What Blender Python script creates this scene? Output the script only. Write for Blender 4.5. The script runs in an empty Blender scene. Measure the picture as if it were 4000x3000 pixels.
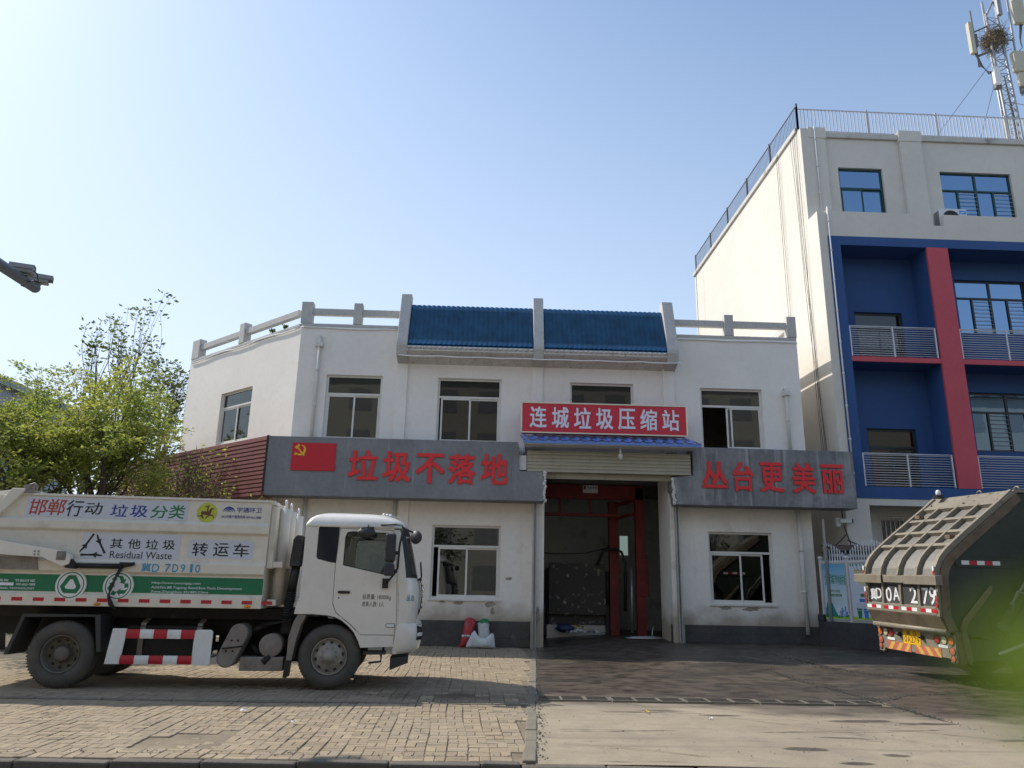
import bpy, math, random
from mathutils import Vector, Matrix
rnd = random.Random(7)
S = bpy.context.scene
COL = S.collection
rad = math.radians

# ------------------------------------------------------------------ camera
PITCH, ROLL, YAW, EYE = rad(15.18), rad(1.14), rad(1.79), 1.65
cy, sy, cp, sp = math.cos(YAW), math.sin(YAW), math.cos(PITCH), math.sin(PITCH)
fw = Vector((sy*cp, cy*cp, sp)); rt = Vector((cy, -sy, 0)); up = rt.cross(fw)
rt2 = rt*math.cos(ROLL) + up*math.sin(ROLL); up2 = -rt*math.sin(ROLL) + up*math.cos(ROLL)
cam = bpy.data.cameras.new('camera'); cam_ob = bpy.data.objects.new('camera', cam); COL.objects.link(cam_ob)
m = Matrix((rt2, up2, -fw)).transposed().to_4x4(); m.translation = (0, 0, EYE)
cam_ob.matrix_world = m
cam.sensor_fit = 'HORIZONTAL'; cam.sensor_width = 36; cam.lens = 2950/4000*36
cam.dof.use_dof = True; cam.dof.focus_distance = 17; cam.dof.aperture_fstop = 2.2
cam.clip_start = 0.02; cam.clip_end = 2000
S.camera = cam_ob

# ------------------------------------------------------------------ light
TO_SUN = Vector((-0.92, 0.47, 1.0)).normalized()
EL = math.asin(TO_SUN.z); ROT = math.atan2(TO_SUN.x, TO_SUN.y)
world = bpy.data.worlds.new('World'); S.world = world; world.use_nodes = True
wn = world.node_tree.nodes; wl = world.node_tree.links; wn.clear()
sky = wn.new('ShaderNodeTexSky'); sky.sky_type = 'NISHITA'; sky.sun_disc = False
sky.sun_elevation = EL; sky.sun_rotation = ROT; sky.altitude = 50
sky.air_density = 1.0; sky.dust_density = .9; sky.ozone_density = 1.2
mixw = wn.new('ShaderNodeMix'); mixw.data_type = 'RGBA'; # spring haze: the sky whitens towards the horizon and towards the sun
gtc = wn.new('ShaderNodeTexCoord'); gsx = wn.new('ShaderNodeSeparateXYZ'); wl.new(gtc.outputs['Generated'], gsx.inputs[0])
hz = wn.new('ShaderNodeMapRange'); hz.inputs[1].default_value = .0; hz.inputs[2].default_value = .7; hz.inputs[3].default_value = .85; hz.inputs[4].default_value = .13; wl.new(gsx.outputs[2], hz.inputs[0])
hx = wn.new('ShaderNodeMath'); hx.operation = 'MULTIPLY_ADD'; hx.inputs[1].default_value = -.30; wl.new(gsx.outputs[0], hx.inputs[0]); wl.new(hz.outputs[0], hx.inputs[2]); hx.use_clamp = True
wl.new(hx.outputs[0], mixw.inputs[0])
mixw.inputs[7].default_value = (3.9, 4.3, 4.8, 1)
bg = wn.new('ShaderNodeBackground'); bg.inputs[1].default_value = 0.145
wo = wn.new('ShaderNodeOutputWorld'); tint = wn.new('ShaderNodeMix'); tint.data_type = 'RGBA'; tint.blend_type = 'MULTIPLY'; tint.inputs[0].default_value = 1; tint.inputs[7].default_value = (.92, .985, 1.0, 1)
wl.new(sky.outputs[0], tint.inputs[6]); wl.new(tint.outputs[2], mixw.inputs[6]); wl.new(mixw.outputs[2], bg.inputs[0]); wl.new(bg.outputs[0], wo.inputs[0])
sun = bpy.data.lights.new('sun', 'SUN'); sun.energy = 3.2; sun.angle = rad(0.6); sun.color = (1, .93, .83)
sun_ob = bpy.data.objects.new('sun', sun); COL.objects.link(sun_ob)
sun_ob.rotation_euler = TO_SUN.to_track_quat('Z', 'Y').to_euler(); sun_ob.location = (-20, 12, 30)
S.view_settings.view_transform = 'Standard'; S.view_settings.look = 'None'
S.view_settings.exposure = 0.56; S.view_settings.gamma = 1
S.cycles.max_bounces = 8; S.cycles.transparent_max_bounces = 24

# ------------------------------------------------------------------ materials
def mat(name, col, rough=.6, metal=0, var=.12, scale=3.0, fine=.06, bump=0, bscale=40, stain=None, streak=None, splash=None, spec=.5, coat=0, rvar=0):
    """Principled surface; var/fine: slow and fine tone variation; stain=(colour, scale, threshold, strength); streak: the same, drawn out downwards."""
    mt = bpy.data.materials.new(name); mt.use_nodes = True
    n, l = mt.node_tree.nodes, mt.node_tree.links
    b = n['Principled BSDF']
    b.inputs['Roughness'].default_value = rough; b.inputs['Metallic'].default_value = metal
    b.inputs['Specular IOR Level'].default_value = spec; b.inputs['Coat Weight'].default_value = coat
    tc = n.new('ShaderNodeTexCoord'); src = tc.outputs['Object']
    def noise(sc, det=5, vec=None, r=.55):
        t = n.new('ShaderNodeTexNoise'); t.inputs['Scale'].default_value = sc; t.inputs['Detail'].default_value = det
        t.inputs['Roughness'].default_value = r; l.new(vec or src, t.inputs['Vector']); return t.outputs['Fac']
    def mix(a, bb, f, mode='MIX'):
        x = n.new('ShaderNodeMix'); x.data_type = 'RGBA'; x.blend_type = mode
        for s_, v in ((6, a), (7, bb)):
            if isinstance(v, (tuple, list)): x.inputs[s_].default_value = (*v[:3], 1)
            else: l.new(v, x.inputs[s_])
        if isinstance(f, (int, float)): x.inputs[0].default_value = f
        else: l.new(f, x.inputs[0])
        return x.outputs[2]
    def ramp(f, a, bb, hi=1.0):
        r = n.new('ShaderNodeMapRange'); r.inputs[1].default_value = a; r.inputs[2].default_value = bb; r.inputs[4].default_value = hi
        l.new(f, r.inputs[0]); return r.outputs[0]
    c = mix([max(0, x*(1-var)) for x in col], [min(1, x*(1+var)) for x in col], ramp(noise(scale), .25, .75))
    if fine:
        c = mix(c, mix(c, (.25, .24, .22), 1, 'MULTIPLY'), ramp(noise(scale*9, 4), .45, .8, fine*2))
    for st, stretched in ((stain, 0), (streak, 1)):
        for s in (st if isinstance(st, list) else [st] if st else []):
            vec = None
            if stretched:
                mp = n.new('ShaderNodeMapping'); mp.inputs['Scale'].default_value = (1, 1, .07); l.new(src, mp.inputs[0]); vec = mp.outputs[0]
            c = mix(c, s[0], ramp(noise(s[1], 7, vec, .62), s[2], s[2]+.14, s[3]))
    if splash:            # mud thrown up against the foot of a wall: (colour, height, strength)
        sx = n.new('ShaderNodeSeparateXYZ'); l.new(src, sx.inputs[0])
        hh = n.new('ShaderNodeMath'); hh.operation = 'MULTIPLY_ADD'; hh.inputs[1].default_value = 1.3; l.new(noise(1.4, 7), hh.inputs[0]); l.new(sx.outputs[2], hh.inputs[2])
        c = mix(c, splash[0], ramp(hh.outputs[0], splash[1]+.75, splash[1]+.2, splash[2]))
    l.new(c, b.inputs['Base Color'])
    if rvar: l.new(ramp(noise(scale*2.3, 4), .2, .8, rough+rvar), b.inputs['Roughness'])
    if bump:
        bp_ = n.new('ShaderNodeBump'); bp_.inputs['Strength'].default_value = bump; bp_.inputs['Distance'].default_value = .02
        l.new(noise(bscale, 6), bp_.inputs['Height']); l.new(bp_.outputs[0], b.inputs['Normal'])
    return mt

def glass(name, tint, refl=.09, see=.7, gt=(.95, .97, 1)):
    """window pane: part of the light passes, part mirrors (more at a grazing view)"""
    mt = bpy.data.materials.new(name); mt.use_nodes = True
    n, l = mt.node_tree.nodes, mt.node_tree.links; n.clear()
    o = n.new('ShaderNodeOutputMaterial'); tr = n.new('ShaderNodeBsdfTransparent'); gl = n.new('ShaderNodeBsdfGlossy')
    tr.inputs[0].default_value = (tint[0]*see, tint[1]*see, tint[2]*see, 1)
    gl.inputs['Roughness'].default_value = .015; gl.inputs[0].default_value = (*gt, 1)
    lw = n.new('ShaderNodeLayerWeight'); lw.inputs[0].default_value = .25
    mr = n.new('ShaderNodeMapRange'); mr.inputs[3].default_value = refl; mr.inputs[4].default_value = .9; l.new(lw.outputs['Fresnel'], mr.inputs[0])
    mr.inputs[1].default_value = .05
    t = n.new('ShaderNodeTexNoise'); t.inputs['Scale'].default_value = 1.3; tc = n.new('ShaderNodeTexCoord'); l.new(tc.outputs['Object'], t.inputs[0])
    bu = n.new('ShaderNodeBump'); bu.inputs['Strength'].default_value = .03; bu.inputs['Distance'].default_value = .03
    l.new(t.outputs[0], bu.inputs['Height']); l.new(bu.outputs[0], gl.inputs['Normal'])
    mx = n.new('ShaderNodeMixShader'); l.new(mr.outputs[0], mx.inputs[0]); l.new(tr.outputs[0], mx.inputs[1]); l.new(gl.outputs[0], mx.inputs[2])
    l.new(mx.outputs[0], o.inputs[0]); return mt

MAT = {}
def mk(k, *a, **kw): MAT[k] = mat(k, *a, **kw); return MAT[k]
mk('plaster', (.85, .805, .75), .85, var=.06, scale=.7, fine=.04, bump=.15, bscale=60, stain=((.6, .55, .47), 1.1, .6, .3), streak=((.5, .47, .42), 2.2, .62, .3))
mk('plaster_low', (.84, .79, .715), .88, var=.06, scale=.8, fine=.05, bump=.25, bscale=50, stain=[((.5, .42, .3), 1.5, .58, .4), ((.25, .22, .19), 6, .68, .5)], streak=((.45, .38, .3), 3, .62, .35), splash=((.34, .27, .18), 1.2, .8))
mk('plaster_tall', (.665, .63, .565), .85, var=.05, scale=.5, fine=.04, bump=.1, bscale=70, stain=((.5, .46, .4), .8, .62, .3), streak=((.42, .4, .36), 2, .62, .3))
mk('inner_wall', (.62, .66, .62), .85, var=.1, scale=.6, stain=((.2, .2, .18), 1.2, .55, .5))
mk('room', (.2, .19, .17), .9, var=.3)
mk('room_pale', (.42, .37, .28), .9, var=.15)
mk('dado', (.078, .074, .068), .8, var=.25, scale=1.4, fine=.15, bump=.3, bscale=30, stain=((.27, .26, .24), 2.5, .6, .35))
mk('fascia', (.225, .23, .245), .8, var=.2, scale=.8, fine=.12, bump=.3, bscale=25, streak=[((.42, .43, .44), 5.5, .6, .45), ((.05, .05, .055), 7, .63, .6)])
mk('fascia_old', (.22, .22, .23), .82, var=.25, scale=.9, fine=.15, bump=.35, bscale=20, stain=[((.38, .37, .37), 1.3, .5, .45), ((.1, .1, .1), 2.1, .55, .5)], streak=[((.45, .46, .46), 5, .54, .5), ((.05, .05, .052), 6, .57, .65)])
mk('broken', (.7, .67, .62), .9, bump=.6, bscale=20)
mk('trim', (.52, .51, .49), .85, var=.1, scale=1.5, fine=.12, bump=.3, bscale=30, stain=((.2, .19, .17), 3, .6, .4))
mk('tile', (.019, .122, .285), .32, var=.28, scale=2.2, fine=.1, stain=((.3, .3, .27), 9, .7, .35), streak=((.006, .05, .1), 6, .55, .4))
mk('eave', (.66, .64, .61), .85, fine=.15, streak=((.1, .1, .095), 12, .56, .6))
mk('upvc', (.72, .7, .65), .5, var=.05, fine=.06, stain=((.4, .26, .12), 5, .66, .4))
mk('white_metal', (.7, .71, .72), .45, var=.05, fine=.08)
mk('red_letter', (.78, .03, .035), .45, var=.1, scale=4)
mk('red_sign', (.62, .03, .05), .5, var=.08, scale=.8)
mk('white_letter', (.8, .8, .88), .5, var=.03)
mk('yellow', (.85, .5, .02), .5)
mk('chrome', (.75, .72, .62), .2, 1, var=.05)
mk('flag_red', (.58, .012, .028), .5, var=.06, scale=.8)
mk('maroon', (.26, .095, .09), .5, var=.1, scale=1, fine=.08)
mk('blue_sheet', (.15, .27, .66), .3, var=.1, fine=.1)
mk('shutter', (.42, .39, .31), .5, .15, var=.12, scale=2, fine=.1, streak=((.2, .18, .14), 6, .58, .4))
mk('galv', (.42, .43, .43), .4, .6, var=.15, fine=.1, stain=((.25, .17, .1), 6, .62, .4))
mk('dark_metal', (.03, .03, .032), .55, .3, var=.3)
mk('rust_red', (.2, .02, .016), .6, var=.3, scale=2, fine=.2, stain=((.05, .03, .025), 3, .58, .6))
mk('hopper', (.055, .052, .043), .6, var=.3, scale=2, fine=.2, stain=[((.5, .47, .38), 4.5, .57, .9), ((.03, .028, .025), 2, .55, .6)])
mk('black', (.015, .015, .016), .5, var=.2)
mk('hose', (.02, .02, .02), .5)
mk('pipe', (.68, .66, .61), .5, var=.05, fine=.1)
mk('led', (.93, .93, .94), .2, .2, var=.02)
mk('concrete_bare', (.42, .41, .38), .9, bump=.4)
MAT['frosted'] = glass('frosted', (.6, .66, .62), .05, .8)
MAT['glass'] = glass('glass', (.55, .62, .6), .1, .5)
MAT['glass_dark'] = glass('glass_dark', (.4, .45, .45), .07, .35)
MAT['glass_green'] = glass('glass_green', (.25, .5, .45), .12, .5)
MAT['glass_sky_tint'] = glass('glass_sky_tint', (.2, .35, .5), .5, .2, (.38, .58, .85))  # blue of the mirrored sky is put into the reflection tint

# ------------------------------------------------------------------ mesh tools
ROOTLOC = {}
class MB:
    def __init__(s): s.v = []; s.f = []; s.sm = []; s.mi = []; s.cur = 0
    def add(s, vs, fs, smooth=False):
        o = len(s.v); s.v += [Vector(p) for p in vs]
        for f in fs: s.f.append([o+i for i in f]); s.sm.append(smooth); s.mi.append(s.cur)
        return s
    def box(s, x0, x1, y0, y1, z0, z1):
        return s.add([(x0,y0,z0),(x1,y0,z0),(x1,y1,z0),(x0,y1,z0),(x0,y0,z1),(x1,y0,z1),(x1,y1,z1),(x0,y1,z1)],
              [(0,3,2,1),(4,5,6,7),(0,1,5,4),(1,2,6,5),(2,3,7,6),(3,0,4,7)])
    def bar(s, p, q, w, h, ref=(0,0,1)):
        p, q = Vector(p), Vector(q); d = (q-p).normalized(); r = Vector(ref)
        if abs(d.dot(r)) > .97: r = Vector((0,1,0))
        a = d.cross(r).normalized()*w/2; b = a.cross(d).normalized()*h/2
        vs = [c+sa*a+sb*b for c in (p,q) for sa,sb in ((-1,-1),(1,-1),(1,1),(-1,1))]
        return s.add(vs, [(0,1,2,3),(7,6,5,4),(0,4,5,1),(1,5,6,2),(2,6,7,3),(3,7,4,0)])
    def tube(s, pts, r, n=8, caps=True, smooth=True):
        pts = [Vector(p) for p in pts]; o = len(s.v); k = len(pts)
        rs = r if isinstance(r, (list, tuple)) else [r]*k
        a = None
        for i, p in enumerate(pts):
            d = (pts[min(i+1,k-1)]-pts[max(i-1,0)])
            if d.length < 1e-9: d = Vector((0,0,1))
            d.normalize()
            if a is None: a = d.orthogonal().normalized()
            a = (a-d*a.dot(d))
            a = a.normalized() if a.length > 1e-6 else d.orthogonal().normalized()
            b = d.cross(a)
            for j in range(n):
                t = 2*math.pi*j/n; s.v.append(p+(a*math.cos(t)+b*math.sin(t))*rs[i])
        for i in range(k-1):
            for j in range(n):
                s.f.append([o+i*n+j, o+i*n+(j+1)%n, o+(i+1)*n+(j+1)%n, o+(i+1)*n+j]); s.sm.append(smooth); s.mi.append(s.cur)
        if caps:
            s.f.append([o+j for j in range(n)][::-1]); s.f.append([o+(k-1)*n+j for j in range(n)]); s.sm += [False]*2; s.mi += [s.cur]*2
        return s
    def prism(s, poly, axis, a, b):
        n = len(poly)
        def P(t, h): return {'x': (h,t[0],t[1]), 'y': (t[0],h,t[1]), 'z': (t[0],t[1],h)}[axis]
        vs = [P(t,a) for t in poly]+[P(t,b) for t in poly]
        return s.add(vs, [list(range(n))[::-1], list(range(n,2*n))]+[(i,(i+1)%n,n+(i+1)%n,n+i) for i in range(n)])
    def sheet(s, prof, axis, a, b, th=0, smooth=False):
        """open profile (2-D points) swept along axis from a to b; th gives it thickness along the profile normal"""
        pts = [Vector(p) for p in prof]
        if th:
            off = []
            for i in range(len(pts)):
                d = (pts[min(i+1,len(pts)-1)]-pts[max(i-1,0)]).normalized(); off.append(pts[i]+Vector((-d.y, d.x))*th)
            return s.prism([tuple(p) for p in pts]+[tuple(p) for p in off[::-1]], axis, a, b)
        def P(t, h): return {'x': (h,t[0],t[1]), 'y': (t[0],h,t[1]), 'z': (t[0],t[1],h)}[axis]
        n = len(pts)
        return s.add([P(t,a) for t in pts]+[P(t,b) for t in pts], [(i,i+1,n+i+1,n+i) for i in range(n-1)], smooth)
    def lathe(s, prof, c=(0,0,0), axis='y', n=32, smooth=True, closed=False):
        """prof: (radius, height) pairs; revolved round the axis through c"""
        o = len(s.v); c = Vector(c)
        for r, h in prof:
            for j in range(n):
                t = 2*math.pi*j/n; ca, sa = r*math.cos(t), r*math.sin(t)
                s.v.append(c+Vector({'y': (ca,h,sa), 'z': (ca,sa,h), 'x': (h,ca,sa)}[axis]))
        k = len(prof)
        for i in range(k-1 if not closed else k):
            for j in range(n):
                i2 = (i+1) % k
                s.f.append([o+i*n+j, o+i*n+(j+1)%n, o+i2*n+(j+1)%n, o+i2*n+j]); s.sm.append(smooth); s.mi.append(s.cur)
        return s
    def disc(s, c, r, axis='y', n=20):
        c = Vector(c); vs = []
        for j in range(n):
            t = 2*math.pi*j/n; ca, sa = r*math.cos(t), r*math.sin(t)
            vs.append(c+Vector({'y': (ca,0,sa), 'z': (ca,sa,0), 'x': (0,ca,sa)}[axis]))
        return s.add(vs, [list(range(n))])
    def loft(s, rings, smooth=True, caps=False, closed=True):
        o = len(s.v); n = len(rings[0])
        for r in rings: s.v += [Vector(p) for p in r]
        for i in range(len(rings)-1):
            for j in range(n if closed else n-1):
                s.f.append([o+i*n+j, o+i*n+(j+1)%n, o+(i+1)*n+(j+1)%n, o+(i+1)*n+j]); s.sm.append(smooth); s.mi.append(s.cur)
        if caps:
            s.f.append([o+j for j in range(n)][::-1]); s.f.append([o+(len(rings)-1)*n+j for j in range(n)]); s.sm += [smooth]*2; s.mi += [s.cur]*2
        return s
    def blob(s, c, rx, ry, rz, nu=12, nv=8, wob=0, seed=0):
        q = random.Random(seed); rings = []
        for i in range(nv+1):
            th = math.pi*(i/nv)*.98+.03; ring = []
            for j in range(nu):
                ph = 2*math.pi*j/nu; w = 1+q.uniform(-wob, wob)
                ring.append((c[0]+rx*w*math.sin(th)*math.cos(ph), c[1]+ry*w*math.sin(th)*math.sin(ph), c[2]-rz*w*math.cos(th)))
            rings.append(ring)
        return s.loft(rings, True, True)
    def xf(s, M, start=0):
        for i in range(start, len(s.v)): s.v[i] = M @ s.v[i]
        return s
    def build(s, name, m, parent=None, label=None, bev=0, seg=2, recalc=True, auto=None):
        me = bpy.data.meshes.new(name)
        off = Vector((0,0,0)); r = parent
        while r is not None:
            if r in ROOTLOC: off = ROOTLOC[r]
            r = r.parent
        me.from_pydata([tuple(v-off) for v in s.v], [], s.f)
        for p, sm, mi in zip(me.polygons, s.sm, s.mi): p.use_smooth = sm; p.material_index = mi
        for mm in (m if isinstance(m, (list, tuple)) else [m]): me.materials.append(MAT[mm] if isinstance(mm, str) else mm)
        if recalc:
            import bmesh
            b = bmesh.new(); b.from_mesh(me); bmesh.ops.recalc_face_normals(b, faces=b.faces); b.to_mesh(me); b.free()
        me.update()
        ob = bpy.data.objects.new(name, me); COL.objects.link(ob)
        if parent is not None: ob.parent = parent
        if label: ob['label'] = label
        if bev:
            md = ob.modifiers.new('bevel', 'BEVEL'); md.width = bev; md.segments = seg; md.limit_method = 'ANGLE'; md.angle_limit = rad(40)
            md.use_clamp_overlap = True
        return ob

def thing(name, label, cat, loc=(0,0,0), rotz=0, group=None, world=True):
    """an Empty at the thing's base; world=True: the parts below it are given in world coordinates"""
    o = bpy.data.objects.new(name, None); COL.objects.link(o); o.location = loc; o.rotation_euler = (0,0,rotz)
    o.empty_display_size = .2
    o['label'] = label; o['category'] = cat
    if group: o['group'] = group
    ROOTLOC[o] = Vector(loc) if world else Vector((0,0,0))
    return o
def tag(o, label, cat, group=None):
    o['label'] = label; o['category'] = cat
    if group: o['group'] = group
    return o
def setting(o, kind='structure'): o['kind'] = kind; return o

def text2d(s, off=0.0):
    """glyph outline filled: (verts2d, faces)"""
    cu = bpy.data.curves.new('t', 'FONT'); cu.body = s; cu.offset = off; cu.resolution_u = 3
    ob = bpy.data.objects.new('t', cu); me = ob.to_mesh()
    vs = [(v.co.x, v.co.y) for v in me.vertices]; fs = [list(p.vertices) for p in me.polygons]
    ob.to_mesh_clear(); bpy.data.objects.remove(ob); bpy.data.curves.remove(cu)
    return vs, fs
def glyph(mb, s, x0, x1, z0, z1, frame, off=0.0, th=0, slant=0):
    """text s stretched into the rectangle; frame(x,z,d) -> 3-D point, d = distance out of the board"""
    if off > .009:            # heavy type: the outline stamped a few times, each a hair apart
        k = off*(x1-x0)*.55/max(1, len(s)); k2 = off*(z1-z0)*.45
        for i, (ax_, az_) in enumerate(((-1,-1),(1,-1),(1,1),(-1,1))):
            fr = lambda a, b, d, i=i: frame(a, b, d+.0003*i)
            glyph(mb, s, x0+k+ax_*k, x1-k+ax_*k, z0+k2+az_*k2, z1-k2+az_*k2, fr, 0, th, slant)
        return
    vs, fs = text2d(s, off)
    if not vs: return
    ax, bx = min(v[0] for v in vs), max(v[0] for v in vs); ay, by = min(v[1] for v in vs), max(v[1] for v in vs)
    def mp(v):
        z = (v[1]-ay)/max(1e-6, by-ay)
        return x0+(x1-x0)*(v[0]-ax)/max(1e-6, bx-ax)+slant*(z-.5)*(z1-z0), z0+(z1-z0)*z
    q = [mp(v) for v in vs]
    if not th:
        mb.add([frame(a, b, 0) for a, b in q], fs)
    else:
        n = len(q); ed = {}
        for f in fs:
            for i in range(len(f)):
                e = (f[i], f[(i+1) % len(f)]); ed[e] = ed.get(e, 0)+1
        side = [(a, b, n+b, n+a) for (a, b) in ed if (b, a) not in ed]
        mb.add([frame(a, b, th) for a, b in q]+[frame(a, b, 0) for a, b in q], fs+side)
def plate2d(outer, holes):
    cu = bpy.data.curves.new('c', 'CURVE'); cu.dimensions = '2D'; cu.fill_mode = 'BOTH'
    for P in [outer]+holes:
        sp_ = cu.splines.new('POLY'); sp_.points.add(len(P)-1); sp_.use_cyclic_u = True
        for q, p in zip(sp_.points, P): q.co = (p[0], p[1], 0, 1)
    ob = bpy.data.objects.new('c', cu); me = ob.to_mesh()
    vs = [(v.co.x, v.co.y) for v in me.vertices]; fs = [list(p.vertices) for p in me.polygons]
    ob.to_mesh_clear(); bpy.data.objects.remove(ob); bpy.data.curves.remove(cu)
    return vs, fs
def plate(mb, outer, holes, frame, th):
    """flat plate with holes; frame(a,b,d): d=0 is the outer face, d=th the inner"""
    vs, fs = plate2d(outer, holes); n = len(vs); ed = set()
    for f in fs:
        for i in range(len(f)): ed.add((f[i], f[(i+1) % len(f)]))
    side = [(a, b, n+b, n+a) for (a, b) in ed if (b, a) not in ed]
    mb.add([frame(a, b, 0) for a, b in vs]+[frame(a, b, th) for a, b in vs], fs+[[n+i for i in f][::-1] for f in fs]+side)
def rect(x0, x1, z0, z1): return [(x0,z0),(x1,z0),(x1,z1),(x0,z1)]
def rrect(x0, x1, z0, z1, r, n=4):
    P = []
    for cx, cz, a0 in ((x1-r,z0+r,-90),(x1-r,z1-r,0),(x0+r,z1-r,90),(x0+r,z0+r,180)):
        for i in range(n+1):
            t = rad(a0+90*i/n); P.append((cx+r*math.cos(t), cz+r*math.sin(t)))
    return P
def FY(y, sgn=-1):
    """frame for a face looking towards -Y standing at y (d grows outwards)"""
    return lambda a, b, d: (a, y+sgn*d, b)
def INY(y): return lambda a, b, d: (a, y+d, b)
# ================================================================== the white two-storey compression station
D = 23.47
XR = 10.15
st = thing('white_building', 'white two-storey waste station with blue tiled roof panels and open loading bay', 'building', (2, D, 0))
OBA = Vector((-6.15, D)); OBU = Vector((-.747, .665)); OBN = Vector((-.665, -.747)); OBL = 7.07   # the oblique left wall
def OB(a, b, d, out=0): p = OBA+OBU*a+OBN*(out-d); return (p.x, p.y, b)
LW = [(-1.61, .49, 1.33, 3.5), (6.87, 8.86, 1.33, 3.48)]                      # ground-floor windows
UW = [(-5.2, -3.42, 6.05, 8.17), (-1.64, .4, 6.05, 8.16), (2.61, 4.66, 7.36, 8.13), (6.84, 8.86, 6.05, 8.07)]
DOOR = (1.8, 5.68, -.3, 5.15)
wl_ = MB()
plate(wl_, [(-6.15,4.3),(DOOR[0],4.3),(DOOR[0],DOOR[3]),(DOOR[1],DOOR[3]),(DOOR[1],4.3),(XR,4.3),(XR,9.78),(-6.15,9.78)], [rect(*w) for w in UW], INY(D), .24)
plate(wl_, [(OBL,0),(0,0),(0,9.78),(OBL,9.78)], [[(4.53,6.3),(2.53,6.3),(2.53,8.16),(4.53,8.16)]], lambda a,b,d: OB(a,b,d), .24)
wl_.box(XR-.24, XR, D+.24, 31.5, -.3, 9.78); plate(wl_, rect(-11.3, XR, -.3, 5.8), [rect(5.25, 6.15, 2.85, 4.0)], INY(31.3), .24)
e = OB(OBL, 0, 0); wl_.box(e[0]-.1, e[0]+.14, e[1]+.2, 31.3, -.3, 9.78)
plate(wl_, rect(-11.3, XR-.24, 5.8, 9.78), [], INY(31.3), .24)
wl_.build('wall', 'plaster', st)
lo = MB()
plate(lo, [(-6.15,.72),(DOOR[0],.72),(DOOR[0],4.3),(-6.15,4.3)], [rect(*LW[0])], INY(D), .24)
plate(lo, [(DOOR[1],.72),(XR,.72),(XR,4.3),(DOOR[1],4.3)], [rect(*LW[1])], INY(D), .24)
lo.build('wall', 'plaster_low', st, 'stained lower wall with flaking patches')
b = MB()
b.box(-6.15, DOOR[0], D-.03, D+.24, -.35, .72); b.box(DOOR[1], XR, D-.03, D+.24, -.35, .72)
for i in (1, 2):
    for xa, xb in ((-6.15, DOOR[0]-.3), (DOOR[1]+.4, XR)): b.box(xa, xb, D-.036, D-.029, i*.24-.006, i*.24+.006)
b.build('plinth', 'dado', st, bev=.01)
for xa, xb in ((-2.98, -2.62), (1.38, 1.72), (5.62, 5.98)): MB().box(xa, xb, D-.09, D+.002, 5.9, 8.8).build('pilaster', 'plaster', st, bev=.012)
for xa, xb, yb in ((1.42, 1.8, 25.2), (5.68, 6.02, 24.9)):       # jambs of the loading bay
    b = MB(); b.box(xa, xb, D-.12, D+.002, -.3, 4.28); b.box(min(xa+.08, xb-.3) if xa < 3 else xa+.002, xb-.002 if xa < 3 else xa+.3, D+.002, yb, -.3, 5.15); b.build('door_jamb', 'plaster_low', st, bev=.012)
# roof slab, floors, rooms
b = MB(); b.prism([(-6.1,D+.24),(XR-.24,D+.24),(XR-.24,31.3),(-11.2,31.3),(-11.2,28.4)], 'z', 9.45, 9.7); b.build('roof_slab', 'trim', st)
b = MB(); b.prism([(-5.8,D+.25),(XR-.25,D+.25),(XR-.25,31.2),(-10.9,31.2),(-10.9,28.5)], 'z', 5.2, 5.45); b.build('floor_slab', 'room', st)
b = MB()
b.box(-8, XR-.25, 27.4, 27.5, 5.45, 9.45)
for x in (-2.8, 1.55, 5.8): b.box(x-.05, x+.05, D+.25, 27.4, 5.45, 9.45)
b.build('partition', 'room_pale', st)
b = MB(); b.box(-8, .9, 27.4, 27.5, 0, 5.2); b.box(7.4, XR-.25, 27.4, 27.5, 0, 5.2); b.build('partition', 'room', st)
b = MB()          # the bay: side walls, back wall with a small bright window
b.box(.9, 1.0, 25.2, 30, -.3, 5.2); b.box(7.3, 7.4, 24.9, 30, -.3, 5.2); b.box(1.0, DOOR[0]-.3, D+.25, D+.35, -.3, 5.2); b.box(DOOR[1]+.3, 7.4, D+.25, D+.35, -.3, 5.2)
plate(b, rect(1.0, 7.3, -.3, 5.2), [rect(5.28, 5.62, 3.0, 3.75)], INY(30), .12)
plate(b, rect(1.0, 7.3, 5.2, 5.3), [], INY(30), .12)
MB().box(5.28, 5.62, 30.05, 30.06, 3.0, 3.75).build('pane', 'frosted', st)
b.build('bay_wall', 'inner_wall', st)
mk('flake', (.36, .31, .25), .95, var=.25, scale=6, fine=.2, bump=.6, bscale=30)
qf = random.Random(17)
for x, z, w_, h_ in ((-.75,1.22,.16,.07),(.2,1.2,.2,.09),(.28,1.0,.07,.12),(-1.2,1.24,.1,.05),(.75,1.95,.12,.06),(7.3,1.22,.2,.06),(8.1,1.2,.3,.07),(5.9,.86,.08,.3),(1.62,.9,.09,.25)):
    P = [(x+w_*math.cos(6.283*i/14)*qf.uniform(.5,1.2), z+h_*math.sin(6.283*i/14)*qf.uniform(.5,1.2)) for i in range(14)]
    yq = D-.122 if x in (5.9, 1.62) else D-.002
    q = MB(); plate(q, P, [], FY(yq), .002); q.build('flaked_patch', 'flake', st, recalc=False)
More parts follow.
